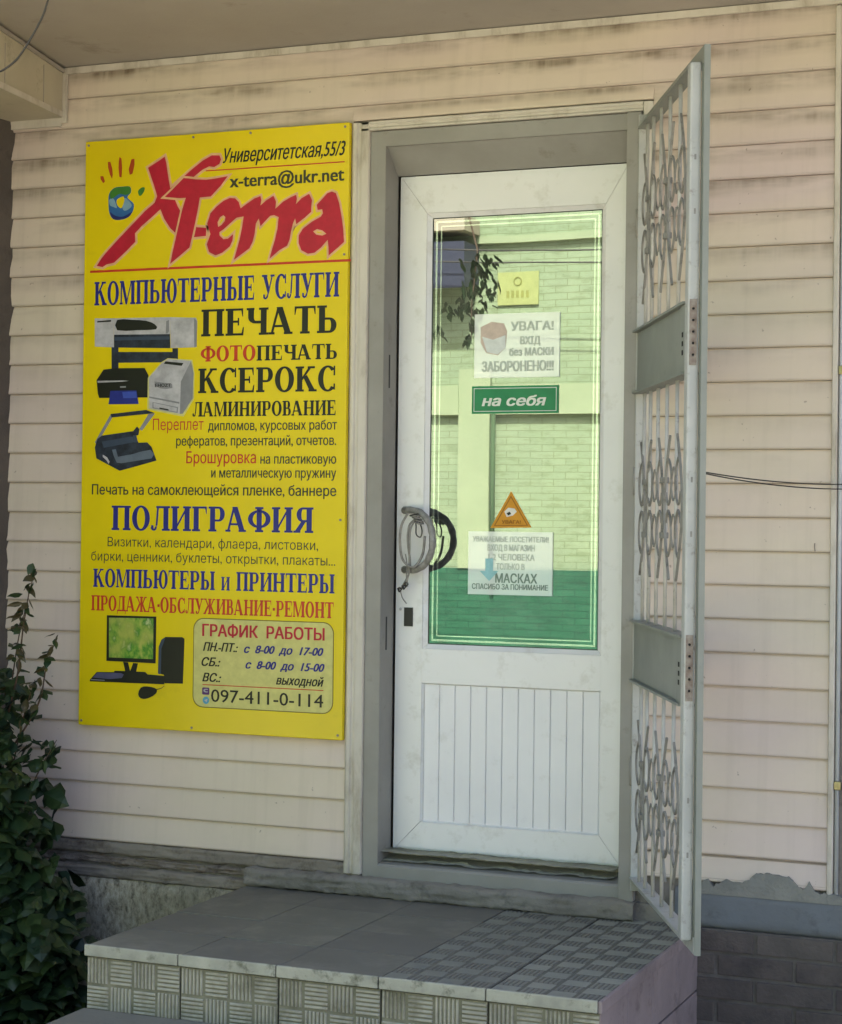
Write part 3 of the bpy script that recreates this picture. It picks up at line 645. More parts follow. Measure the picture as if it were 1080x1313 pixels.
# slab-serif capitals, drawn stroke by stroke (unit height)
def serif_glyph(ch, s=.24, t=.085, e=.075):
    out = []
    def bx(a, b, c, d): out.append([(a, c), (b, c), (b, d), (a, d)])
    def stem(x, z0=0, z1=1, w=s, top=1, bot=1):
        bx(x, x+w, z0, z1)
        if top: bx(x-e, x+w+e, z1-t, z1)
        if bot: bx(x-e, x+w+e, z0, z0+t)
    def dia(xa, xb, w, z0=0, z1=1, top=1, bot=1, e2=e):
        out.append([(xa, z0), (xa+w, z0), (xb+w, z1), (xb, z1)])
        if bot: bx(xa-e2, xa+w+e2, z0, z0+t)
        if top: bx(xb-e2, xb+w+e2, z1-t, z1)
    def ell(cx, cz, rx, rz, a0, a1, n=20, w=s, th=t, flip=1):
        for i in range(n):
            a = a0+(a1-a0)*i/n; b = a0+(a1-a0)*(i+1)/n
            o_ = lambda q: (cx+flip*rx*cos(q), cz+rz*sin(q)); i_ = lambda q: (cx+flip*(rx-w)*cos(q), cz+(rz-th)*sin(q))
            out.append([o_(a), o_(b), i_(b), i_(a)])
    def bowl(x, z0, z1, W, flip=1):
        st = x+(s if flip > 0 else 0); rx = W*.62; cx = st+flip*(W-rx)
        bx(min(st, cx), max(st, cx), z1-t, z1); bx(min(st, cx), max(st, cx), z0, z0+t)
        ell(cx, (z0+z1)/2, rx, (z1-z0)/2, -pi/2, pi/2, 14, s*.92, t, flip)
    def drop(x, top=True, d=.22, w=.08):                       # the beak at the end of an arm
        if top: out.append([(x-w, 1-t), (x, 1-t), (x, 1-t-d), (x-.03, 1-t-d)])
        else: out.append([(x-w, t), (x-.02, t+d), (x+.02, t+d), (x, t)])
    W = 0
    if ch in 'АA': dia(0.02, .30, .10, 0, 1, top=0); dia(.62, .26, s*1.05, 0, 1, top=0, e2=.05); bx(.18, .66, .26, .26+t); W = .95
    elif ch == 'Б': stem(e); bx(e, .72, 1-t, 1); drop(.72); bowl(e, 0, .56, .44); W = .80
    elif ch == 'В': stem(e); bowl(e, .47, 1, .36); bowl(e, 0, .54, .43); W = .80
    elif ch == 'Г': stem(e); bx(e, .70, 1-t, 1); drop(.70); W = .74
    elif ch == 'Д': stem(.56, t, 1, bot=0); out.append([(.16, t), (.25, t), (.36, 1), (.28, 1)]); bx(.22, .62, 1-t, 1); bx(.0, .93, 0+.0, t+.02); bx(.0, .07, -.17, .04); bx(.86, .93, -.17, .04); W = .95
    elif ch == 'Е': stem(e); bx(e, .72, 1-t, 1); drop(.72); bx(e, .54, .47, .47+t); bx(.50, .56, .37, .65); bx(e, .74, 0, t); drop(.74, False); W = .80
    elif ch == 'Ж': stem(.52, top=1, bot=1, w=s*.9); dia(.0, .36, s*.8, 0, .52, top=0, e2=.03); dia(.68, .98, 0, 0, 0, 0, 0); out.append([(.95, 0), (1.17, 0), (.82, .52), (.66, .52)]); bx(.90, 1.24, 0, t); out.append([(.10, 1), (.24, 1), (.56, .48), (.44, .48)]); bx(.03, .30, 1-t, 1); out.append([(.98, 1), (1.12, 1), (.78, .48), (.66, .48)]); bx(.93, 1.20, 1-t, 1); W = 1.26
    elif ch == 'И': stem(e); stem(.66); out.append([(e+s-.02, .12), (e+s-.02, .27), (.68, .88), (.68, .73)]); W = .98
    elif ch == 'К': stem(e); out.append([(.28, .40), (.28, .54), (.62, 1), (.76, 1)]); bx(.55, .88, 1-t, 1); out.append([(.36, .55), (.52, .66), (.92, 0), (.66, 0)]); bx(.60, .97, 0, t); W = .96
    elif ch == 'Л': stem(.60); bx(.24, .66, 1-t, 1); out.append([(.22, .2), (.31, .2), (.38, 1), (.29, 1)]); ell(.13, .14, .15, .145, -pi, .4, 12, .09, .09); bx(-.0, .12, .06, .22); W = .92
    elif ch == 'М': dia(.07, .07, .10, e2=.07); stem(.88, w=s); out.append([(.08, 1), (.30, 1), (.60, .10), (.46, 0)]); out.append([(.46, 0), (.56, 0), (.92, 1), (.86, 1)]); W = 1.20
    elif ch == 'Н': stem(e); stem(.64); bx(.2, .7, .46, .46+t); W = .97
    elif ch == 'П': stem(e); stem(.64); bx(.2, .7, 1-t, 1); W = .97
    elif ch == 'О': ell(.44, .5, .44, .52, 0, 2*pi, 28, s, t); W = .90
    elif ch == 'Р': stem(e); bowl(e, .40, 1, .46); W = .82
    elif ch == 'С': ell(.46, .5, .44, .52, .75, 2*pi-.75, 24, s, t); bx(.72, .79, .62, 1.0); bx(.72, .79, .06, .30); W = .84
    elif ch == 'Т': stem(.30, top=0); bx(.0, .84, 1-t, 1); drop(.84); out.append([(.08, 1-t), (0, 1-t), (0, .69), (.03, .69)]); W = .86
    elif ch == 'У': out.append([(.05, 1), (.32, 1), (.56, .36), (.42, .22)]); bx(-.01, .38, 1-t, 1); out.append([(.70, 1), (.79, 1), (.42, .05), (.33, .05)]); bx(.60, .90, 1-t, 1); ell(.26, .12, .16, .13, -pi, .3, 12, .09, .09); bx(.10, .22, .04, .20); W = .88
    elif ch == 'Ф': stem(.42, w=s); ell(.42+s*.5, .52, .53, .36, 0, 2*pi, 26, s*.95, t); W = 1.08
    elif ch == 'Ч': stem(.60); bx(.02, .34, 1-t, 1); bx(.08, .08+s, .62, 1); ell(.40, .66, .32, .24, pi, 1.5*pi, 10, s, t+.02); bx(.40, .62, .42, .42+t+.02); W = .93
    elif ch == 'Ь': stem(e); bowl(e, 0, .56, .46); W = .82
    elif ch == 'Ы': stem(e); bowl(e, 0, .56, .40); stem(.86); W = 1.18
    elif ch == 'Ю': stem(e); bx(.2, .5, .46, .46+t); ell(.82, .5, .37, .52, 0, 2*pi, 28, s*.92, t); W = 1.22
    elif ch == 'Я': stem(.58); bowl(.58, .42, 1, .46, -1); out.append([(.0, 0), (.24, 0), (.56, .46), (.38, .50)]); bx(-.02, .30, 0, t); W = .90
    elif ch == '-': bx(.04, .28, .36, .54); W = .32
    elif ch == ' ': W = .42
    return out, W
def serif(sx_, x0, x1, zb, cap, y, mat, parent, small=''):
    polys = []; x = 0
    for ch in sx_:
        k = 1
        if ch == 'и': ch = 'И'; k = .72
        g, W = serif_glyph(ch)
        for p in g: polys.append([(x+q[0]*k, q[1]*k) for q in p])
        x += W*k+.045
    tot = x-.045; k = (x1-x0)/tot; mb = MB()
    for i, p in enumerate(polys):
        a = sum(p[j][0]*p[(j+1) % 4][1]-p[(j+1) % 4][0]*p[j][1] for j in range(len(p)))
        if abs(a) < 1e-7: continue
        if a < 0: p = p[::-1]
        yy = y-.00003*(i % 9)
        mb.add([(x0+q[0]*k, yy, zb+q[1]*cap) for q in p], [tuple(range(len(p)))])
    return mb.build('lettering', mat, parent)
def poly(pts, y, mat, parent, name='print', off=0):
    loops = pts if isinstance(pts[0][0], (tuple, list)) else [pts]
    return obj(name, stand(outline_mesh(loops, 0, off), y), mat, parent)
def smooth_loop(pts, n=3):
    out = []; N = len(pts)
    for i in range(N):
        a, b, c, d = [Vector(pts[(i+k) % N]) for k in (-1, 0, 1, 2)]
        for k in range(n):
            t = k/n; q = .5*((2*b)+(c-a)*t+(2*a-5*b+4*c-d)*t*t+(3*b-a-3*c+d)*t**3); out.append((q.x, q.y))
    return out

# ---------------------------------------------------------------- the yellow advertising board
def ink(n, c, rough=.4): return flat(n, c, rough, .35, .80, 30)
YEL = mottled('board_yellow', (.77, .60, .004), (.67, .52, .006), 2.2, .24, .3, 3, .004, dirt=(.46, .37, .01), dscale=7, dlo=.62, dhi=.98, spec=.4)
RED = ink('print_red', (.48, .012, .035)); REDO = ink('print_orange_red', (.55, .045, .012)); PKO = ink('print_pink_edge', (.75, .42, .22))
BLUE = ink('print_blue', (.018, .022, .20)); INK = ink('print_black', (.012, .014, .008)); INKG = ink('print_dark_grey', (.05, .048, .02)); PALE = ink('print_pale_yellow', (.62, .58, .19))
GREY1 = flat('print_light_grey', (.50, .49, .50), .4, .35, .6, 22); GREY2 = ink('print_mid_grey', (.24, .24, .25)); NAVY = flat('print_navy', (.03, .04, .06), .4, .35, .2, 26); PHOTO = ink('print_photo_blue', (.02, .03, .22))
SLATE = ink('print_slate', (.045, .065, .10)); BUTT = ink('print_border', (.22, .17, .01))
bd = thing('advertising_board', 'large yellow advertising board with red logo and Cyrillic print fixed left of the door', 'sign', (-1.35, -.02, .94))
BY = -.036
MB().bbox(-1.812, -.886, BY, -.016, .937, 2.798, b=.003).build('panel', YEL, bd)
L1, L2, L3, L4 = BY-.0006, BY-.0012, BY-.0018, BY-.0024
def S(*a): return list(a)
# logo
xA = [(-1.5810,2.7013),(-1.5414,2.7214),(-1.5215,2.7325),(-1.5156,2.7138),(-1.5105,2.6849),(-1.5045,2.6540),(-1.4995,2.6313),(-1.4637,2.6578),(-1.4225,2.6879),(-1.3861,2.7120),(-1.3543,2.7262),(-1.3269,2.7245),(-1.3213,2.7121),(-1.3265,2.6983),(-1.3446,2.6893),(-1.3629,2.6924),(-1.3857,2.6837),(-1.4084,2.6688),(-1.4312,2.6519),(-1.4632,2.6253),(-1.4861,2.6021),(-1.4717,2.5729),(-1.4528,2.5435),(-1.4293,2.5180),(-1.4015,2.5053),(-1.3694,2.5022),(-1.3713,2.4768),(-1.4149,2.4748),(-1.4425,2.4740),(-1.4704,2.4834),(-1.4986,2.5071),(-1.5200,2.5366),(-1.5345,2.5680),(-1.5646,2.5450),(-1.6018,2.5181),(-1.6251,2.4966),(-1.6238,2.4699),(-1.6528,2.4445),(-1.6998,2.4073),(-1.7284,2.4023),(-1.7427,2.3946),(-1.7644,2.3996),(-1.7479,2.4217),(-1.7290,2.4416),(-1.6819,2.4849),(-1.6350,2.5259),(-1.5884,2.5666),(-1.5559,2.5895),(-1.5468,2.6094),(-1.5566,2.6386),(-1.5688,2.6699)]
tA = [(-1.5187,2.6059),(-1.4911,2.6276),(-1.4522,2.6612),(-1.4360,2.6595),(-1.4082,2.6546),(-1.3715,2.6513),(-1.3441,2.6530),(-1.2964,2.6583),(-1.3210,2.6295),(-1.3547,2.5983),(-1.3707,2.5980),(-1.3936,2.5972),(-1.4000,2.5611),(-1.4086,2.5210),(-1.4173,2.4850),(-1.4282,2.4430),(-1.4602,2.4200),(-1.4961,2.3950),(-1.4882,2.4313),(-1.4773,2.4756),(-1.4663,2.5198),(-1.4554,2.5639),(-1.4434,2.5990),(-1.4675,2.5991)]
poly(xA, L1, PKO, bd, 'logo_edge', .0075); poly(xA, L2, RED, bd, 'logo_letter')
poly(tA, L3, PKO, bd, 'logo_edge', .0065); poly(tA, L4, RED, bd, 'logo_letter')
eA = [(-1.3554,2.4821),(-1.3673,2.5150),(-1.3563,2.5467),(-1.3360,2.5659),(-1.3112,2.5827),(-1.2887,2.5908),(-1.2706,2.5886),(-1.2577,2.5759),(-1.2512,2.5567),(-1.2253,2.5722),(-1.2030,2.5850),(-1.1830,2.5907),(-1.1797,2.5778),(-1.1826,2.5619),(-1.1627,2.5769),(-1.1384,2.5895),(-1.1293,2.5711),(-1.1312,2.5493),(-1.1049,2.5698),(-1.0786,2.5823),(-1.0611,2.5881),(-1.0587,2.5753),(-1.0616,2.5596),(-1.0433,2.5765),(-1.0172,2.5889),(-1.0074,2.5686),(-1.0101,2.5451),(-1.0099,2.5333),(-1.0316,2.5166),(-1.0598,2.4982),(-1.0636,2.5162),(-1.0709,2.5007),(-1.0772,2.4772),(-1.0812,2.4536),(-1.0898,2.4342),(-1.1161,2.4215),(-1.1491,2.3970),(-1.1427,2.4206),(-1.1321,2.4520),(-1.1237,2.4874),(-1.1198,2.5229),(-1.1354,2.5297),(-1.1487,2.5283),(-1.1817,2.4981),(-1.1878,2.5223),(-1.1975,2.5068),(-1.2015,2.4750),(-1.2079,2.4514),(-1.2188,2.4319),(-1.2456,2.4150),(-1.2724,2.3981),(-1.2637,2.4258),(-1.2530,2.4614),(-1.2445,2.5011),(-1.2404,2.5309),(-1.2652,2.5281),(-1.2876,2.5112),(-1.3100,2.4941),(-1.3235,2.4867),(-1.3234,2.4766),(-1.3096,2.4639),(-1.2937,2.4652),(-1.2758,2.4785),(-1.2778,2.4585),(-1.2866,2.4408),(-1.3135,2.4219),(-1.3362,2.4148),(-1.3591,2.4258),(-1.3677,2.4504)]
eH = [(-1.3283,2.5030),(-1.3308,2.5173),(-1.3219,2.5329),(-1.3106,2.5384),(-1.3037,2.5320),(-1.3058,2.5201),(-1.3170,2.5085)]
poly([eA, eH], L1, PKO, bd, 'logo_edge', .0065); poly([eA, eH], L2, RED, bd, 'logo_letter')
aA = [(-0.9915,2.5540),(-0.9734,2.5708),(-0.9563,2.5876),(-0.9412,2.5918),(-0.9281,2.5860),(-0.9169,2.5560),(-0.9077,2.5124),(-0.9021,2.4769),(-0.8990,2.4376),(-0.9194,2.4209),(-0.9494,2.3986),(-0.9506,2.4242),(-0.9535,2.4459),(-0.9758,2.4233),(-0.9973,2.4085),(-1.0191,2.4066),(-1.0412,2.4182),(-1.0511,2.4404),(-1.0506,2.4641),(-1.0377,2.4833),(-1.0073,2.5036),(-0.9770,2.5178),(-0.9706,2.5274),(-0.9730,2.5393),(-0.9882,2.5381)]
aH = [(-1.0026,2.4738),(-0.9896,2.4802),(-0.9721,2.4755),(-0.9581,2.4646),(-0.9719,2.4597),(-0.9915,2.4634)]
poly([aA, aH], L1, PKO, bd, 'logo_edge', .0065); poly([aA, aH], L2, RED, bd, 'logo_letter')
# hand print and little globe
HG = ink('print_green', (.05, .20, .03)); HB = ink('print_globe_blue', (.03, .13, .35)); HB2 = ink('print_globe_pale', (.22, .38, .50)); HN = ink('print_globe_dark', (.02, .03, .16)); HR = ink('print_hand_red', (.42, .06, .008))
for q in ([(-1.7285,2.7287),(-1.7189,2.7281),(-1.7114,2.7049),(-1.7097,2.6863),(-1.7123,2.6740),(-1.7207,2.6890),(-1.7272,2.7100)], [(-1.6857,2.7426),(-1.6784,2.7360),(-1.6756,2.7069),(-1.6776,2.6762),(-1.6857,2.6787),(-1.6890,2.7077),(-1.6883,2.7283)], [(-1.6418,2.7317),(-1.6309,2.7330),(-1.6306,2.7125),(-1.6374,2.6862),(-1.6477,2.6827),(-1.6518,2.7014)], [(-1.7556,2.6848),(-1.7446,2.6842),(-1.7381,2.6672),(-1.7442,2.6614),(-1.7540,2.6744)]): poly(q, L1, HR, bd, 'hand_print')
poly(smooth_loop([(-1.7222,2.6271),(-1.7033,2.6446),(-1.6748,2.6472),(-1.6462,2.6456),(-1.6422,2.6269),(-1.6552,2.6132),(-1.6456,2.6024),(-1.6312,2.5893),(-1.6356,2.5649),(-1.6543,2.5473),(-1.6827,2.5417),(-1.7066,2.5458),(-1.7203,2.5651),(-1.7241,2.5942)]), L1, HB, bd, 'globe')
poly(smooth_loop([(-1.7198,2.6270),(-1.7033,2.6434),(-1.6747,2.6464),(-1.6472,2.6456),(-1.6431,2.6269),(-1.6601,2.6196),(-1.6839,2.6242),(-1.7029,2.6137),(-1.7147,2.6102)]), L2, HG, bd, 'globe')
poly(smooth_loop([(-1.7219,2.6064),(-1.7076,2.6119),(-1.6978,2.5969),(-1.6928,2.5802),(-1.7072,2.5850),(-1.7178,2.5897)]), L2, HB2, bd, 'globe'); poly(smooth_loop([(-1.6647,2.6096),(-1.6503,2.6026),(-1.6382,2.5856),(-1.6499,2.5738),(-1.6665,2.5706),(-1.6739,2.5874)]), L2, HB2, bd, 'globe')
poly(smooth_loop([(-1.7189,2.5691),(-1.6972,2.5556),(-1.6686,2.5522),(-1.6379,2.5650),(-1.6496,2.5492),(-1.6827,2.5426),(-1.7066,2.5458)]), L2, HN, bd, 'globe')
poly(smooth_loop([(-1.6861,2.6107),(-1.6686,2.6151),(-1.6655,2.5993),(-1.6761,2.5785),(-1.6905,2.5883),(-1.6941,2.6029)]), L3, YEL, bd, 'globe')
poly(smooth_loop([(-1.6167,2.6296),(-1.6036,2.6404),(-1.5918,2.6385),(-1.5977,2.6224),(-1.6103,2.6137)]), L1, HG, bd, 'leaf_print')
poly([[(-1.7891,2.3777),(-0.8759,2.3777),(-0.8759,2.3852),(-1.7891,2.3852)]], L1, REDO, bd, 'rule')
poly([[(-1.3746,2.6774),(-0.9005,2.6774),(-0.9005,2.6810),(-1.3746,2.6810)]], L1, REDO, bd, 'rule')
# lettering lines
sans('Университетская,55/3', -1.3147, -0.8982, 2.6998, 0.0453, L1, INK, bd, .012, .30)
sans('x-terra@ukr.net', -1.2891, -0.9023, 2.6230, 0.0417, L1, INKG, bd, .022, 0)
serif('КОМПЬЮТЕРНЫЕ УСЛУГИ', -1.7717, -0.9131, 2.2733, 0.0749, L1, BLUE, bd)
serif('ПЕЧАТЬ', -1.3838, -0.9168, 2.1646, 0.0836, L1, INK, bd)
serif('ФОТО', -1.3854, -1.1925, 2.0863, 0.0482, L1, REDO, bd)
serif('ПЕЧАТЬ', -1.1898, -0.9158, 2.0856, 0.0463, L1, INK, bd)
serif('КСЕРОКС', -1.3923, -0.9196, 1.9886, 0.0764, L1, INK, bd)
serif('ЛАМИНИРОВАНИЕ', -1.4105, -0.9186, 1.9159, 0.0454, L1, INK, bd)
sans('Переплет', -1.5520, -1.3714, 1.8747, 0.0365, L1, REDO, bd, 0, 0)
sans('дипломов, курсовых работ', -1.3549, -0.9155, 1.8727, 0.0298, L1, INKG, bd, .012, 0)
sans('рефератов, презентаций, отчетов.', -1.4674, -0.9174, 1.8259, 0.0299, L1, INKG, bd, .012, 0)
sans('Брошуровка', -1.4306, -1.1881, 1.7709, 0.0374, L1, REDO, bd, .008, 0)
sans('на пластиковую', -1.1720, -0.9166, 1.7696, 0.0296, L1, INKG, bd, .012, 0)
sans('и металлическую пружину', -1.3419, -0.9161, 1.7268, 0.0298, L1, INKG, bd, .012, 0)
sans('Печать на самоклеющейся пленке, баннере', -1.7713, -0.9153, 1.6720, 0.0326, L1, INKG, bd, .014, 0)
serif('ПОЛИГРАФИЯ', -1.6977, -0.9893, 1.5596, 0.0772, L1, BLUE, bd)
sans('Визитки, календари, флаера, листовки,', -1.7113, -0.9729, 1.5078, 0.0302, L1, INKG, bd, -.004, 0)
sans('бирки, ценники, буклеты, открытки, плакаты...', -1.7711, -0.9151, 1.4620, 0.0302, L1, INKG, bd, -.004, 0)
serif('КОМПЬЮТЕРЫ и ПРИНТЕРЫ', -1.7626, -0.9166, 1.3782, 0.0579, L1, BLUE, bd)
serif('ПРОДАЖА-ОБСЛУЖИВАНИЕ-РЕМОНТ', -1.7687, -0.9181, 1.3033, 0.0482, L1, REDO, bd)
# opening hours box
def rrect(x0, x1, z0, z1, r, n=6):
    out = []
    for cx, cz, a in ((x1-r, z1-r, 0), (x0+r, z1-r, pi/2), (x0+r, z0+r, pi), (x1-r, z0+r, 1.5*pi)):
        out += [(cx+r*cos(a+k*pi/2/n), cz+r*sin(a+k*pi/2/n)) for k in range(n+1)]
    return out
bx0, bx1, bz0, bz1 = (-1.3981, -0.9162, 1.0137, 1.2913)
poly([rrect(bx0, bx1, bz0, bz1, .035)], L1, BUTT, bd, 'hours_border'); poly([rrect(bx0+.003, bx1-.003, bz0+.003, bz1-.003, .033)], L2, PALE, bd, 'hours_field')
sans('ГРАФИК  РАБОТЫ', -1.3650, -0.9484, 1.2359, 0.0369, L3, RED, bd, .022, 0)
sans('ПН.-ПТ.:', -1.3616, -1.2419, 1.1899, 0.0265, L3, INK, bd, .025, .3)
sans('с  8-00  до  17-00', -1.2189, -0.9516, 1.1890, 0.0249, L3, BLUE, bd, .030, .3)
sans('СБ.:', -1.3665, -1.3022, 1.1434, 0.0265, L3, INK, bd, .025, .3)
sans('с  8-00  до  15-00', -1.2129, -0.9471, 1.1412, 0.0249, L3, BLUE, bd, .030, .3)
sans('ВС.:', -1.3630, -1.2988, 1.0953, 0.0265, L3, INK, bd, .025, .3)
sans('выходной', -1.1080, -0.9491, 1.0966, 0.0272, L3, INK, bd, .020, .3)
poly([[(-1.3629,1.0836),(-0.9489,1.0836),(-0.9489,1.0862),(-1.3629,1.0862)]], L3, REDO, bd, 'rule')
sans('097-411-0-114', -1.3320, -0.9495, 1.0334, 0.0405, L3, INK, bd, .008, 0)
q = (-1.3640, -1.3385, 1.0539, 1.0763); poly([rrect(*q, .004)], L3, ink('print_purple', (.10, .03, .14)), bd, 'phone_icon'); sans('c', q[0]+.006, q[1]-.006, q[2]+.008, .016, L4, GREY1, bd, .04)
q = (-1.3622, -1.3381, 1.0262, 1.0474); cx_, cz_ = (q[0]+q[1])/2, (q[2]+q[3])/2
poly([[(cx_+.0115*cos(a*pi/9), cz_+.0115*sin(a*pi/9)) for a in range(18)]], L3, ink('print_sky', (.10, .36, .52)), bd, 'message_icon'); poly([[(cx_-.006, cz_), (cx_+.006, cz_+.005), (cx_+.003, cz_-.006)]], L4, GREY1, bd, 'message_icon')
# wide-format printer
def PR(pts, mat, lay=None): poly(pts, lay if lay else L1, mat, bd, 'picture')
PR([(-1.7062,2.1430),(-1.6808,2.1424),(-1.6805,2.1235),(-1.4853,2.1191),(-1.4854,2.1309),(-1.4653,2.1305),(-1.4647,2.0865),(-1.6800,2.0892),(-1.6797,2.0703),(-1.7051,2.0708)], NAVY)
PR([(-1.7687,2.2324),(-1.6996,2.2304),(-1.6966,2.1386),(-1.7673,2.1427)], GREY1, L2); PR([(-1.4946,2.2278),(-1.4021,2.2234),(-1.3981,2.2131),(-1.3989,2.1323),(-1.4913,2.1318)], GREY1, L2)
PR([(-1.6996,2.2304),(-1.4946,2.2278),(-1.4938,2.1752),(-1.6972,2.1785)], GREY1, L2); PR([(-1.6972,2.1785),(-1.4946,2.1752),(-1.4924,2.1311),(-1.6966,2.1379)], NAVY, L2)
PR(smooth_loop([(-1.6860,2.2248),(-1.6353,2.2241),(-1.5802,2.2191),(-1.5487,2.2073),(-1.5438,2.1915),(-1.6112,2.1906),(-1.6855,2.1922)], 2), INK, L3); PR([(-1.6959,2.1709),(-1.4953,2.1678),(-1.4951,2.1583),(-1.6957,2.1599)], SLATE, L3); PR([(-1.7593,2.2235),(-1.7082,2.2255),(-1.7082,2.2200),(-1.7593,2.2187)], INK, L3)
PR([(-1.5080,2.2163),(-1.4983,2.2194),(-1.4971,2.1838),(-1.5036,2.1772),(-1.5094,2.1773)], GREY2, L3); PR([(-1.4097,2.2229),(-1.3989,2.2132),(-1.3985,2.1340),(-1.4073,2.1318)], GREY2, L3)
# dark inkjet
PR([(-1.7597,2.0357),(-1.7342,2.0686),(-1.6924,2.0723),(-1.5839,2.0708),(-1.5698,2.0478),(-1.5680,1.9779),(-1.7489,1.9786),(-1.7543,1.9925)], INK, L2); PR([(-1.7557,2.0332),(-1.6681,2.0331),(-1.6403,2.0312),(-1.6680,2.0290),(-1.7548,2.0270)], GREY1, L3)
PR([(-1.7073,2.0004),(-1.6123,2.0007),(-1.6038,1.9579),(-1.7138,1.9582)], PHOTO, L3); PR([(-1.6636,1.9963),(-1.6123,1.9973),(-1.6104,1.9768),(-1.6593,1.9768)], ink('print_photo_light', (.05, .09, .42)), L4); PR([(-1.6725,2.0146),(-1.6512,2.0150),(-1.6511,2.0102),(-1.6717,2.0098)], GREY2, L3)
# laser printer with a pale cut-out edge
PR([(-1.5717,2.0393),(-1.5236,2.0877),(-1.5005,2.0998),(-1.4136,2.0928),(-1.4054,2.0515),(-1.4061,1.9707),(-1.4418,1.9171),(-1.4553,1.9189),(-1.5722,1.9405)], PALE, L3)
PR([(-1.5678,2.0392),(-1.5197,2.0859),(-1.4985,2.0973),(-1.4174,2.0895),(-1.4530,2.0254),(-1.4546,1.9247),(-1.5644,1.9438)], GREY1, L4)
PR([(-1.4174,2.0895),(-1.4080,2.0516),(-1.4100,1.9724),(-1.4439,1.9256),(-1.4546,1.9247),(-1.4530,2.0254)], GREY2, L4); 
L5, L6 = L4-.0006, L4-.0012
PR([(-1.5081,2.0901),(-1.4442,2.0833),(-1.4499,2.0747),(-1.5138,2.0827)], INK, L5); PR([(-1.5650,1.9813),(-1.4567,1.9619),(-1.4567,1.9565),(-1.5649,1.9762)], GREY2, L5); PR([(-1.5530,1.9631),(-1.4615,1.9460),(-1.4624,1.9281),(-1.5527,1.9437)], GREY2, L5); PR([(-1.5490,1.9607),(-1.4653,1.9437),(-1.4659,1.9315),(-1.5488,1.9460)], GREY1, L6); PR([(-1.5274,1.9458),(-1.4943,1.9400),(-1.4942,1.9359),(-1.5273,1.9417)], INK, L6-.0004)
PR([(-1.5461,2.0276),(-1.4838,2.0191),(-1.4817,2.0062),(-1.5049,2.0032),(-1.5263,2.0055),(-1.5459,2.0160)], GREY2, L5); sans('ЕНОZТ', -1.5441, -1.4877, 2.0102, .010, L6, INK, bd, .03)
# binding machine
PR([(-1.7628,1.8382),(-1.7062,1.9255),(-1.6989,1.9169),(-1.7371,1.8587),(-1.7488,1.8416),(-1.7546,1.8278)], GREY2, L2); PR([(-1.6007,1.8784),(-1.5681,1.9258),(-1.5447,1.9273),(-1.5908,1.8732)], GREY2, L2); PR([(-1.7062,1.9272),(-1.5761,1.9388),(-1.5447,1.9283),(-1.5759,1.9259),(-1.7021,1.9162)], NAVY, L3)
PR([(-1.7529,1.8485),(-1.7371,1.8587),(-1.6222,1.8724),(-1.6087,1.8870),(-1.5995,1.8784),(-1.6032,1.8596),(-1.6161,1.8580),(-1.6020,1.8357),(-1.5707,1.8366),(-1.5548,1.8219),(-1.5367,1.7794),(-1.6698,1.7470),(-1.7560,1.7865),(-1.7625,1.8210)], NAVY, L3)
PR([(-1.7368,1.8398),(-1.6338,1.8547),(-1.6220,1.8546),(-1.6186,1.8375),(-1.7285,1.8202)], SLATE, L4); PR([(-1.6985,1.8139),(-1.6847,1.8155),(-1.6764,1.7915),(-1.6212,1.8000),(-1.5977,1.8067),(-1.5586,1.8134),(-1.5447,1.7998),(-1.5543,1.7862),(-1.6642,1.7710),(-1.6801,1.7727),(-1.6915,1.7933)], ink('print_slate_light', (.12, .15, .19)), L4)
PR([(-1.7322,1.7985),(-1.7161,1.7899),(-1.7071,1.7761),(-1.7098,1.7686),(-1.7179,1.7796),(-1.7321,1.7916)], GREY1, L4); PR([(-1.6221,1.8598),(-1.6102,1.8580),(-1.6040,1.8368),(-1.6178,1.8368)], SLATE, L4)
# computer
PR([(-1.5222,1.1140),(-1.5208,1.1963),(-1.5110,1.2188),(-1.4966,1.2279),(-1.4372,1.2293),(-1.4289,1.2248),(-1.4326,1.0847),(-1.4981,1.0828),(-1.5003,1.1086)], INK, L2); PR([(-1.5210,1.1109),(-1.5194,1.1964),(-1.5103,1.2182),(-1.4966,1.2257),(-1.5106,1.1904),(-1.5112,1.1113)], SLATE, L3)
PR([(-1.7103,1.2894),(-1.5302,1.2904),(-1.5309,1.1437),(-1.7100,1.1447)], INK, L2)
def screen_mat():
    t = NT('print_screen'); n1 = t.noise(1, 3, .6, stretch=(42, 1, 28)); n2 = t.noise(10, 2)
    c = t.ramp(n1, [(.3, (.40, .42, .08)), (.46, (.16, .33, .03)), (.58, (.04, .20, .015)), (.72, (.45, .50, .22))])
    c = t.mix(t.ramp(n2, [(.45, 0.), (.6, .7)]), c, (.42, .42, .08)); t.col(c); return t.set(.4)
PR([(-1.7020,1.2820),(-1.5403,1.2844),(-1.5399,1.1567),(-1.7001,1.1562)], screen_mat(), L3)
PR([(-1.6488,1.1439),(-1.6304,1.1430),(-1.6227,1.1162),(-1.6120,1.1421),(-1.5944,1.1412),(-1.6006,1.1155),(-1.5677,1.1153),(-1.5585,1.1077),(-1.6816,1.1106),(-1.6798,1.1145),(-1.6411,1.1155)], INK, L2)
PR([(-1.7706,1.0812),(-1.7448,1.1080),(-1.6447,1.1115),(-1.4985,1.1061),(-1.4981,1.0796),(-1.7687,1.0774)], INK, L3); PR([(-1.7595,1.0897),(-1.7429,1.1061),(-1.6557,1.1085),(-1.6446,1.1042),(-1.6518,1.0927),(-1.6961,1.0876)], ink('print_keys', (.09, .09, .16)), L4); PR([(-1.7650,1.0847),(-1.7146,1.0842),(-1.7146,1.0817),(-1.7650,1.0815)], GREY2, L4)
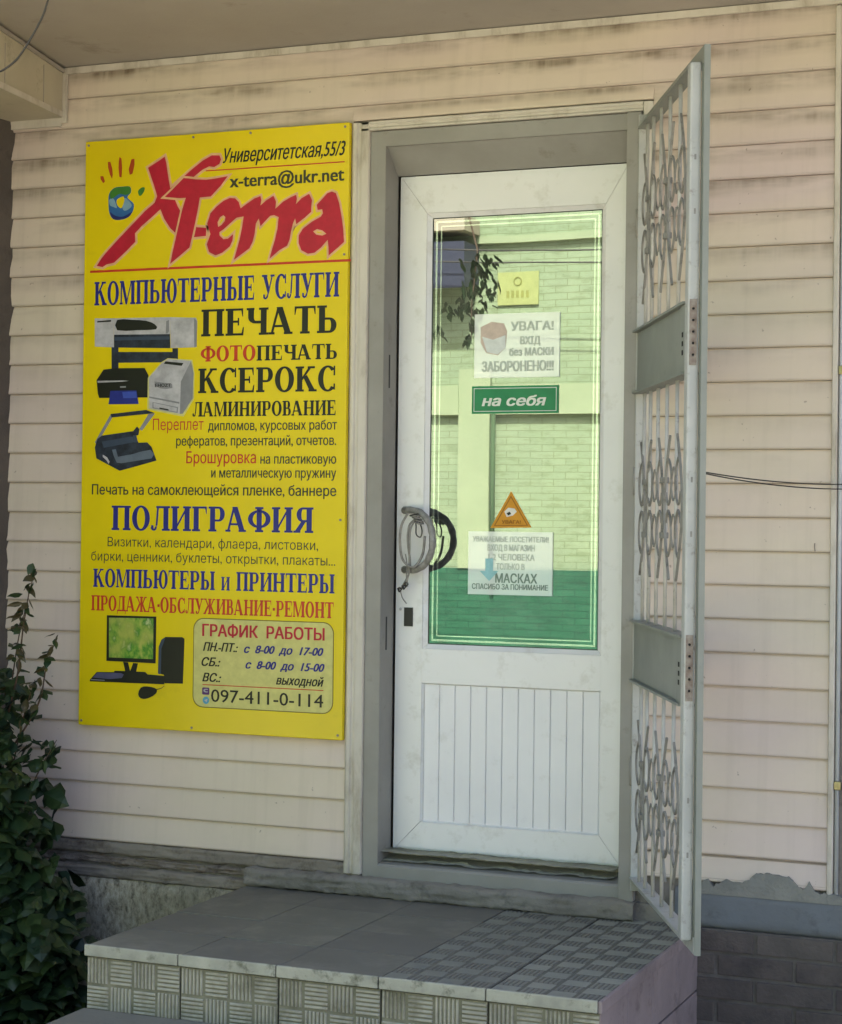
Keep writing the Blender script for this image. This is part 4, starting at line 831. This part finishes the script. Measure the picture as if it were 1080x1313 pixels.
PR(smooth_loop([(-1.5922,1.0444),(-1.5834,1.0654),(-1.5597,1.0706),(-1.5305,1.0662),(-1.5246,1.0554),(-1.5375,1.0421),(-1.5628,1.0314),(-1.5829,1.0321)], 2), INK, L3); PR([(-1.5269,1.0632),(-1.5106,1.0671),(-1.4988,1.0755),(-1.4973,1.0746),(-1.5088,1.0656),(-1.5254,1.0607)], INK, L3)
for px_, pz_ in ((-1.80, 2.785), (-1.42, 2.787), (-1.22, 2.787), (-.90, 2.785), (-.898, 2.40), (-.90, 1.60), (-1.80, .952), (-1.40, .949), (-.90, .952)):
    MB().tube([(px_, BY-.002, pz_), (px_, BY, pz_)], .004, 8).build('screw', RUST, bd)
for o_ in [o for o in bpy.data.objects if o.parent == bd and o.name.startswith('picture')]: pass

# ---------------------------------------------------------------- notices on the door glass
GY = DY+.0145
def laminate():
    t = NT('paper_laminated'); t.col((.80, .84, .79)); t.set(.6); g = t.n('ShaderNodeBsdfGlossy'); g.inputs['Roughness'].default_value = .02
    mx = t.n('ShaderNodeMixShader'); mx.inputs[0].default_value = .24; t.l(t.b.outputs[0], mx.inputs[1]); t.l(g.outputs[0], mx.inputs[2]); t.l(mx.outputs[0], t.out.inputs[0]); return t.m
PAP = laminate(); PTX = ink('notice_glare_ink', (.50, .56, .48)); PT2 = ink('notice_ink', (.20, .27, .22))  # pale ink stands for glare washing out the print
n1 = thing('mask_notice', 'white laminated notice with УВАГА print and a mask picture, upper one on the glass', 'notice', (-0.3927, .108, 2.0262))
def GB(n): pass
q = (-0.5269, -0.2585, 2.0308, 2.2215); part('sheet', PAP, n1, (q[0], q[1], .0990, .1012, q[2], q[3]))
sans('УВАГА!', -0.4105, -0.2784, 2.1696, 0.0267, .0983, PTX, n1, .03, 0)
sans('ВХІД', -0.3804, -0.3192, 2.1286, 0.0232, .0983, PTX, n1, .03, 0)
sans('без МАСКИ', -0.4145, -0.2775, 2.0949, 0.0232, .0983, PTX, n1, .03, 0)
sans('ЗАБОРОНЕНО!!!', -0.5009, -0.2769, 2.0494, 0.0302, .0983, PTX, n1, .03, 0)
poly([(-0.5075,2.1828),(-0.4728,2.1982),(-0.4330,2.1924),(-0.4228,2.1688),(-0.4272,2.1200),(-0.4517,2.0972),(-0.4891,2.1051),(-0.5069,2.1359)], .0985, ink('notice_face', (.62, .50, .42)), n1, 'face_picture'); poly([(-0.5022,2.1545),(-0.4671,2.1443),(-0.4276,2.1573),(-0.4272,2.1200),(-0.4517,2.0996),(-0.4866,2.1073)], .0980, ink('notice_mask', (.70, .74, .70)), n1, 'face_picture')
n2 = thing('visitor_notice', 'white laminated notice with МАСКАХ print and blue arrow, lower one on the glass', 'notice', (-0.4044, .108, 1.3825))
q = (-0.5386, -0.2724, 1.3825, 1.5707); part('sheet', PAP, n2, (q[0], q[1], .0990, .1012, q[2], q[3]))
sans('УВАЖАЕМЫЕ ПОСЕТИТЕЛИ!', -0.5244, -0.2853, 1.5405, 0.0163, .0983, PTX, n2, .02, 0)
sans('ВХОД В МАГАЗИН', -0.4766, -0.3287, 1.5138, 0.0186, .0983, PTX, n2, .02, 0)
sans('1-2 ЧЕЛОВЕКА', -0.4737, -0.3284, 1.4860, 0.0186, .0983, PTX, n2, .02, 0)
sans('ТОЛЬКО В', -0.4485, -0.3598, 1.4580, 0.0186, .0983, PTX, n2, .02, 0)
sans('МАСКАХ', -0.4505, -0.3202, 1.4190, 0.0278, .0983, PT2, n2, .02, 0)
sans('СПАСИБО ЗА ПОНИМАНИЕ', -0.5250, -0.2859, 1.3987, 0.0163, .0983, PT2, n2, .02, 0)
poly([(-0.4838,1.4902),(-0.4589,1.4907),(-0.4584,1.4534),(-0.4411,1.4538),(-0.4705,1.4228),(-0.5007,1.4525),(-0.4833,1.4529)], .0980, ink('notice_arrow', (.30, .58, .60)), n2, 'arrow')
gs = thing('pull_sign', 'small green sign with white lettering stuck across the middle of the glass', 'sign', (-0.3952, .1, 1.9235))
q = (-0.5330, -0.2599, 1.9235, 2.0059); part('plate', flat('sign_green', (.012, .23, .085), .35), gs, (q[0], q[1], GY-.003, GY-.0004, q[2], q[3]))
q2 = (q[0]+.006, q[1]-.006, q[2]+.006, q[3]-.006)
poly([[(q2[0], q2[2]), (q2[1], q2[2]), (q2[1], q2[3]), (q2[0], q2[3])], [(q2[0]+.002, q2[2]+.002), (q2[0]+.002, q2[3]-.002), (q2[1]-.002, q2[3]-.002), (q2[1]-.002, q2[2]+.002)]], GY-.0036, ink('sign_white', (.72, .78, .70)), gs, 'border')
sans('на себя', -0.4990, -0.2997, 1.9468, 0.0302, GY-.0042, bpy.data.materials['sign_white'], gs, .035, .2)
tg = thing('warning_sticker', 'orange triangular warning sticker on the glass just above the lower white notice', 'sticker', (-0.4058, .1, 1.5823))
MB().prism([(-0.4695,1.5815),(-0.3402,1.5843),(-0.4053,1.6914)], GY-.0025, GY-.0004, 'y').build('triangle', flat('sticker_orange', (.62, .27, .008), .4), tg)
tb = [(-0.4584,1.5875),(-0.3501,1.5900),(-0.4052,1.6787)]; ti = [(-0.4535,1.5899),(-0.3550,1.5922),(-0.4051,1.6729)]
poly([tb, ti[::-1]], GY-.003, ink('sticker_line', (.30, .12, .005)), tg, 'border')
poly([(-0.4255,1.6309),(-0.4134,1.6426),(-0.3936,1.6405),(-0.3861,1.6313),(-0.3983,1.6195),(-0.4179,1.6147)], GY-.003, ink('sticker_white', (.75, .73, .66)), tg, 'pictogram'); poly([(-0.4181,1.6263),(-0.4083,1.6310),(-0.4033,1.6241),(-0.4131,1.6194)], GY-.0036, INK, tg, 'pictogram')
sans('УВАГА!', -0.4325, -0.3734, 1.5951, 0.0104, GY-.0042, bpy.data.materials['sticker_line'], tg, .02, 0)

# ---------------------------------------------------------------- security gate
GA = radians(25.6); gx, gy = sin(GA), -cos(GA); nx, ny = -cos(GA), -sin(GA)
gate = thing('security_gate', 'grey welded steel security gate with scrollwork swung open beside the door', 'gate', (0, -.02, .56))
HX, HY = .022, -.0
def GP(s, n, z): return (HX+gx*s+nx*n, HY+gy*s+ny*n, z)
def gbox(m, s0, s1, n0, n1, z0, z1, b=.0, mi=0):
    t = MB()
    if b: t.bbox(s0, s1, n0, n1, z0, z1, b=b)
    else: t.box(s0, s1, n0, n1, z0, z1)
    m.add([GP(*v) for v in t.v], t.f, mi); return m
def gpart(name, mat, parent, *q, b=0):
    m = MB()
    for k in q: gbox(m, *k, b=b)
    return m.build(name, mat, parent)
GL = .822; ZB, ZT = .562, 2.758
gpart('hinge_stile', GATE, gate, (.0, .030, -.004, .022, ZB, ZT), b=.002)
gpart('top_rail', GATED, gate, (.030, GL, -.012, .0, ZT-.042, ZT), (.030, .780, .0, .026, ZT-.042, ZT-.038))
gpart('bottom_rail', GATE, gate, (.030, GL, -.012, .0, ZB, ZB+.040), (.030, .780, .0, .026, ZB+.036, ZB+.040))
MB_ = MB(); gbox(MB_, .772, GL+.004, -.016, -.012, ZB-.002, ZT+.002); gbox(MB_, GL, GL+.004, -.012, -.001, ZB-.002, ZT+.002); MB_.build('edge_flange', GATED, gate)
tb_ = gpart('lock_stile', GATE, gate, (.766, .806, .001, .0290, ZB+.030, ZT-.036), b=.006)
gpart('inner_stile', GATED, gate, (.800, .812, -.010, .0, ZB+.04, ZT-.04))
for (z0, z1, nm, zs) in ((1.966, 2.145, 'upper', 0), (1.155, 1.328, 'lower', 0)):
    gpart('lock_box', GATED, gate, (.032, .690, .004, .020, z0+.006, z1-.006), b=.002)
    gpart('box_ledge', GATED, gate, (.030, .764, -.010, .034, z1-.006, z1)); gpart('box_ledge', GATED, gate, (.030, .764, -.010, .034, z0, z0+.006))
    gpart('lock_case', GATED, gate, (.695, .764, .0, .026, z0+.006, z1-.006), b=.002)
    for k in range(3): gpart('lock_hole', HOLE, gate, (.722, .737, .0262, .027, z0+.05+k*.022, z0+.062+k*.022))
    zc = (z0+z1)/2+.015
    lp = gpart('lock_plate', RUST, tb_, (.8062, .8082, .0065, .0245, zc-.085, zc+.075))
    for k in range(5):
        m = MB(); zz = zc-.06+k*.028; m.tube([GP(.8084, .0155+.0048*cos(a*pi/5), zz+.0062*sin(a*pi/5)) for a in range(10)], .0015, 5, closed=True); m.build('keyhole', RUST, lp)
        m = MB(); m.tube([GP(.8083, .0155, zz), GP(.8087, .0155, zz)], .0032, 8); m.build('keyhole', HOLE, lp)
bars = (.105, .200, .316, .446, .585)
sections = ((2.148, ZT-.040), (1.330, 1.964), (ZB+.038, 1.152))
for s in bars:
    for z0, z1 in sections:
        MB().tube([GP(s, .010, z0), GP(s, .010, z1)], .0052, 8).build('bar', BARP, gate, True)
IRON = mottled('scroll_iron', (.26, .255, .225), (.18, .175, .155), 30, .5, .2, 80, .001, dirt=(.09, .085, .07), dscale=30, dlo=.55, dhi=.75)
def ribbon(pts, w=.0045, d=.0075):
    """flat iron strip in the gate plane; pts (s,z)"""
    m = MB(); n = len(pts); vs = []
    for i, (s, z) in enumerate(pts):
        a = pts[max(i-1, 0)]; b = pts[min(i+1, n-1)]; t = Vector((b[0]-a[0], b[1]-a[1])).normalized(); q = Vector((-t.y, t.x))*w*.5
        for sg, nn in ((1, .012), (-1, .012), (-1, .012+d), (1, .012+d)): vs.append(GP(s+q.x*sg, nn, z+q.y*sg))
    fs = []
    for i in range(n-1):
        for k in range(4): a = i*4; fs.append((a+k, a+(k+1) % 4, a+4+(k+1) % 4, a+4+k))
    fs += [(3, 2, 1, 0), tuple(4*(n-1)+k for k in range(4))]
    return m.add(vs, fs)
def arc_c(cs, cz, r, a0, a1, k=1., n=16): return [(cs+r*k*cos(a0+(a1-a0)*i/n), cz+r*sin(a0+(a1-a0)*i/n)) for i in range(n+1)]
for (zc, hh) in ((2.425, .21), (1.642, .185), (.865, .185)):
    for j, sc_ in enumerate((.165, .440, .700)):
        for sg in (-1, 1):
            # long bowed strip, touching its bar at the middle and flaring away
            pts = []
            for i in range(25):
                t = -1+2*i/24; pts.append((sc_+sg*(.010+.072*abs(t)**1.7), zc+hh*t))
            ribbon(pts, .0065, .006).build('bow_strip', IRON, gate)
            for up_ in (-1, 1):
                # C scroll with curled ends, paired about the middle
                pts = []
                for i in range(31):
                    t = i/30; a = -2.2+4.4*t; rr = 1-.45*max(0, abs(t-.5)*2-.6)/.4
                    pts.append((sc_+sg*(.012+.080*(cos(a)*rr*.9+.62)*.75), zc+up_*.066+.060*sin(a)*rr))
                ribbon(pts, .0065, .005).build('scroll', IRON, gate)
    for s in (.303, .573):
        for up_ in (-1, 1):
            for sg in (-1, 1):
                pts = [(s+sg*(.008+.030*sin(pi*k/14)*(1-.3*k/14)), zc+up_*(.018+.085*k/14)) for k in range(15)]
                ribbon(pts, .005, .004).build('scroll', IRON, gate)
        for up_ in ():
            MB().tube([GP(s+.020*cos(a*pi/8), .015, zc+up_*.072+.026*sin(a*pi/8)) for a in range(16)], .0042, 6, closed=True).build('ring', BARP, gate, True)
    for s in (.165, .440):
        for up_ in (-1, 1):
            m = MB(); gbox(m, s-.012, s+.012, .003, .024, zc+up_*.072-.008, zc+up_*.072+.008, b=.002); m.build('collar', IRON, gate)
for z in (.9, 1.72, 2.45):
    MB().tube([(.012, -.031, z-.04), (.012, -.031, z+.04)], .005, 8).build('hinge', STEEL, gate, True)

# ---------------------------------------------------------------- wires
w = MB(); pts = spl([(-1.276, -1.05, 2.966), (-1.286, -1.05, 2.942), (-1.299, -1.05, 2.907), (-1.325, -1.05, 2.864), (-1.356, -1.05, 2.822), (-1.384, -1.05, 2.792), (-1.427, -1.05, 2.769), (-1.462, -1.05, 2.769)])
tag(w.tube(pts, .0028, 6).build('hanging_wire', WIREM, None, True), 'thin black wire dangling from the soffit at the top left corner', 'wire')
for i, dz in enumerate((0, -.012)):
    pts = [(.300+.33*t, -.36+.345*t, 1.736+dz*.3-(.022-dz*.8)*t-.010*4*t*(1-t)*(1+i*.15)) for t in [k/14 for k in range(15)]]+[(1.2, -.0, 1.69+dz)]
    tag(MB().tube(pts, .0019, 6).build('gate_wire', WIREM, None, True), ('upper' if i == 0 else 'lower')+' of the two thin wires stretched from the open gate to the right edge', 'wire', 'wires tied to the gate')
# bent nail marks
tag(MB().tube([(.520, -.016, 1.552), (.520, -.020, 1.540), (.521, -.016, 1.530)], .0015, 5).build('bent_nail', RUST, None), 'tiny bent nail in the siding near the right corner trim', 'nail')

# ---------------------------------------------------------------- creeper in the left corner
random.seed(23)
cr = thing('creeper_plant', 'dark green Virginia creeper climbing the corner at the lower left', 'plant', (-1.9, -.35, 0))
lmes = []
for i in range(6):
    vs, fs = leaf_shape(1, random.uniform(.62, .78), random.uniform(.25, .5), 5); me = MB().add(vs, fs).mesh('leaf', LEAFM[(i*7) % 3 if i < 5 else 3])
    for p in me.polygons: p.use_smooth = True
    lmes.append(me)
def xlim(z):    # how far the foliage reaches at each height (metres, at the depth of the plant)
    T = [(0, -1.60), (.15, -1.60), (.30, -1.60), (.42, -1.64), (.50, -1.71), (.66, -1.765), (.80, -1.79), (.94, -1.81), (1.08, -1.845), (1.18, -1.89), (1.30, -1.95), (1.42, -2.0)]
    for (a, xa), (b, xb) in zip(T, T[1:]):
        if a <= z <= b: return xa+(xb-xa)*(z-a)/(b-a)
    return T[-1][1]
stuff = MB(); cnt = 0
for k in range(1500):
    z = random.random()**1.35*1.12
    xm = xlim(z); depth = random.random()
    x = xm-abs(random.gauss(0, .16))-.01 if random.random() < .55 else random.uniform(-2.09, xm-.01)
    if x < -2.09: continue
    y = -.30-.16*random.random()-.10*(1.2-z)*random.random()+.22*depth*(k % 3 != 0)
    L = random.uniform(.055, .10)*(1.08 if z < .8 else .7)
    az = random.gauss(.35, .75); tilt = random.uniform(.05, .95); spin = random.gauss(0, .5)
    if cnt < 285 and k % 3 == 0:
        o = bpy.data.objects.new('leaf', lmes[0 if False else random.choice([0, 1, 2, 3, 4, 4, 0])]); R = leaf_rot(az, tilt-.1, spin).to_4x4()
        o.matrix_basis = Matrix.Translation((x, y, z)) @ R @ Matrix.Scale(L, 4); link(o, cr); cnt += 1
    else:
        put_leaf(stuff, (x, y, z), L, L*.7, az, tilt-.1, spin, random.choice([0, 0, 1, 2]), .35)
# the loose shoots at the top
stems = MB()
shoots = (([(-2.03, -.25, .9), (-1.99, -.28, 1.1), (-1.97, -.28, 1.25), (-1.95, -.28, 1.36), (-1.925, -.28, 1.44)], 9), ([(-1.96, -.3, .85), (-1.90, -.3, 1.02), (-1.87, -.3, 1.14), (-1.83, -.3, 1.24)], 7),
          ([(-1.88, -.3, .6), (-1.83, -.3, .8), (-1.80, -.3, .92)], 4), ([(-2.05, -.2, .5), (-2.04, -.22, .9), (-2.03, -.22, 1.2), (-2.0, -.22, 1.32)], 8), ([(-1.95, -.3, .2), (-1.92, -.3, .6), (-1.94, -.3, .95), (-1.91, -.3, 1.1)], 6))
for pts, nl in shoots:
    pts = [(p[0]+.11*min(1, max(0, (p[2]-.7)/.3)), p[1], p[2]) for p in pts]
    P = spl(pts, 6); stems.tube(P, [.004-.003*i/len(P) for i in range(len(P))], 5)
    for j in range(nl):
        p = P[int((len(P)-1)*(.35+.65*j/max(nl-1, 1)))]
        for q in range(3):
            put_leaf(stuff, p+Vector((random.gauss(0, .008), -.01, random.gauss(0, .008))), random.uniform(.030, .058), random.uniform(.018, .028), random.uniform(-1.2, 1.6), random.uniform(-.2, 1.2), random.uniform(-1.2, 1.2), 3 if (random.random() < .45 and p.z > .95) else random.choice([0, 1]), .3)
stems.build('stem', STEMM, cr, True)
stuff.build('foliage', LEAFM, cr, kind='stuff')
gr = MB()
for k in range(1600):
    x = random.uniform(-2.05, -1.22); y = random.uniform(-1.3, -.05)
    put_leaf(gr, (x, y, .03+random.random()*.10), random.uniform(.03, .06), random.uniform(.02, .035), random.uniform(0, 6.28), random.uniform(-.6, .8), random.uniform(-.5, .5), random.choice([0, 1, 1]), .2)
o = gr.build('ground_weeds', LEAFM); tag(o, 'low green weeds and fallen creeper leaves on the ground beside the steps', 'weeds'); o['kind'] = 'stuff'
soil = MB().add([(-2.1, -2.0, .0335), (-1.21, -2.0, .0335), (-1.21, -.03, .0335), (-2.1, -.03, .0335)], [(0, 1, 2, 3)]); structure('soil', soil, mottled('soil', (.05, .045, .03), (.03, .028, .02), 20, 1, .8, 60, .01))
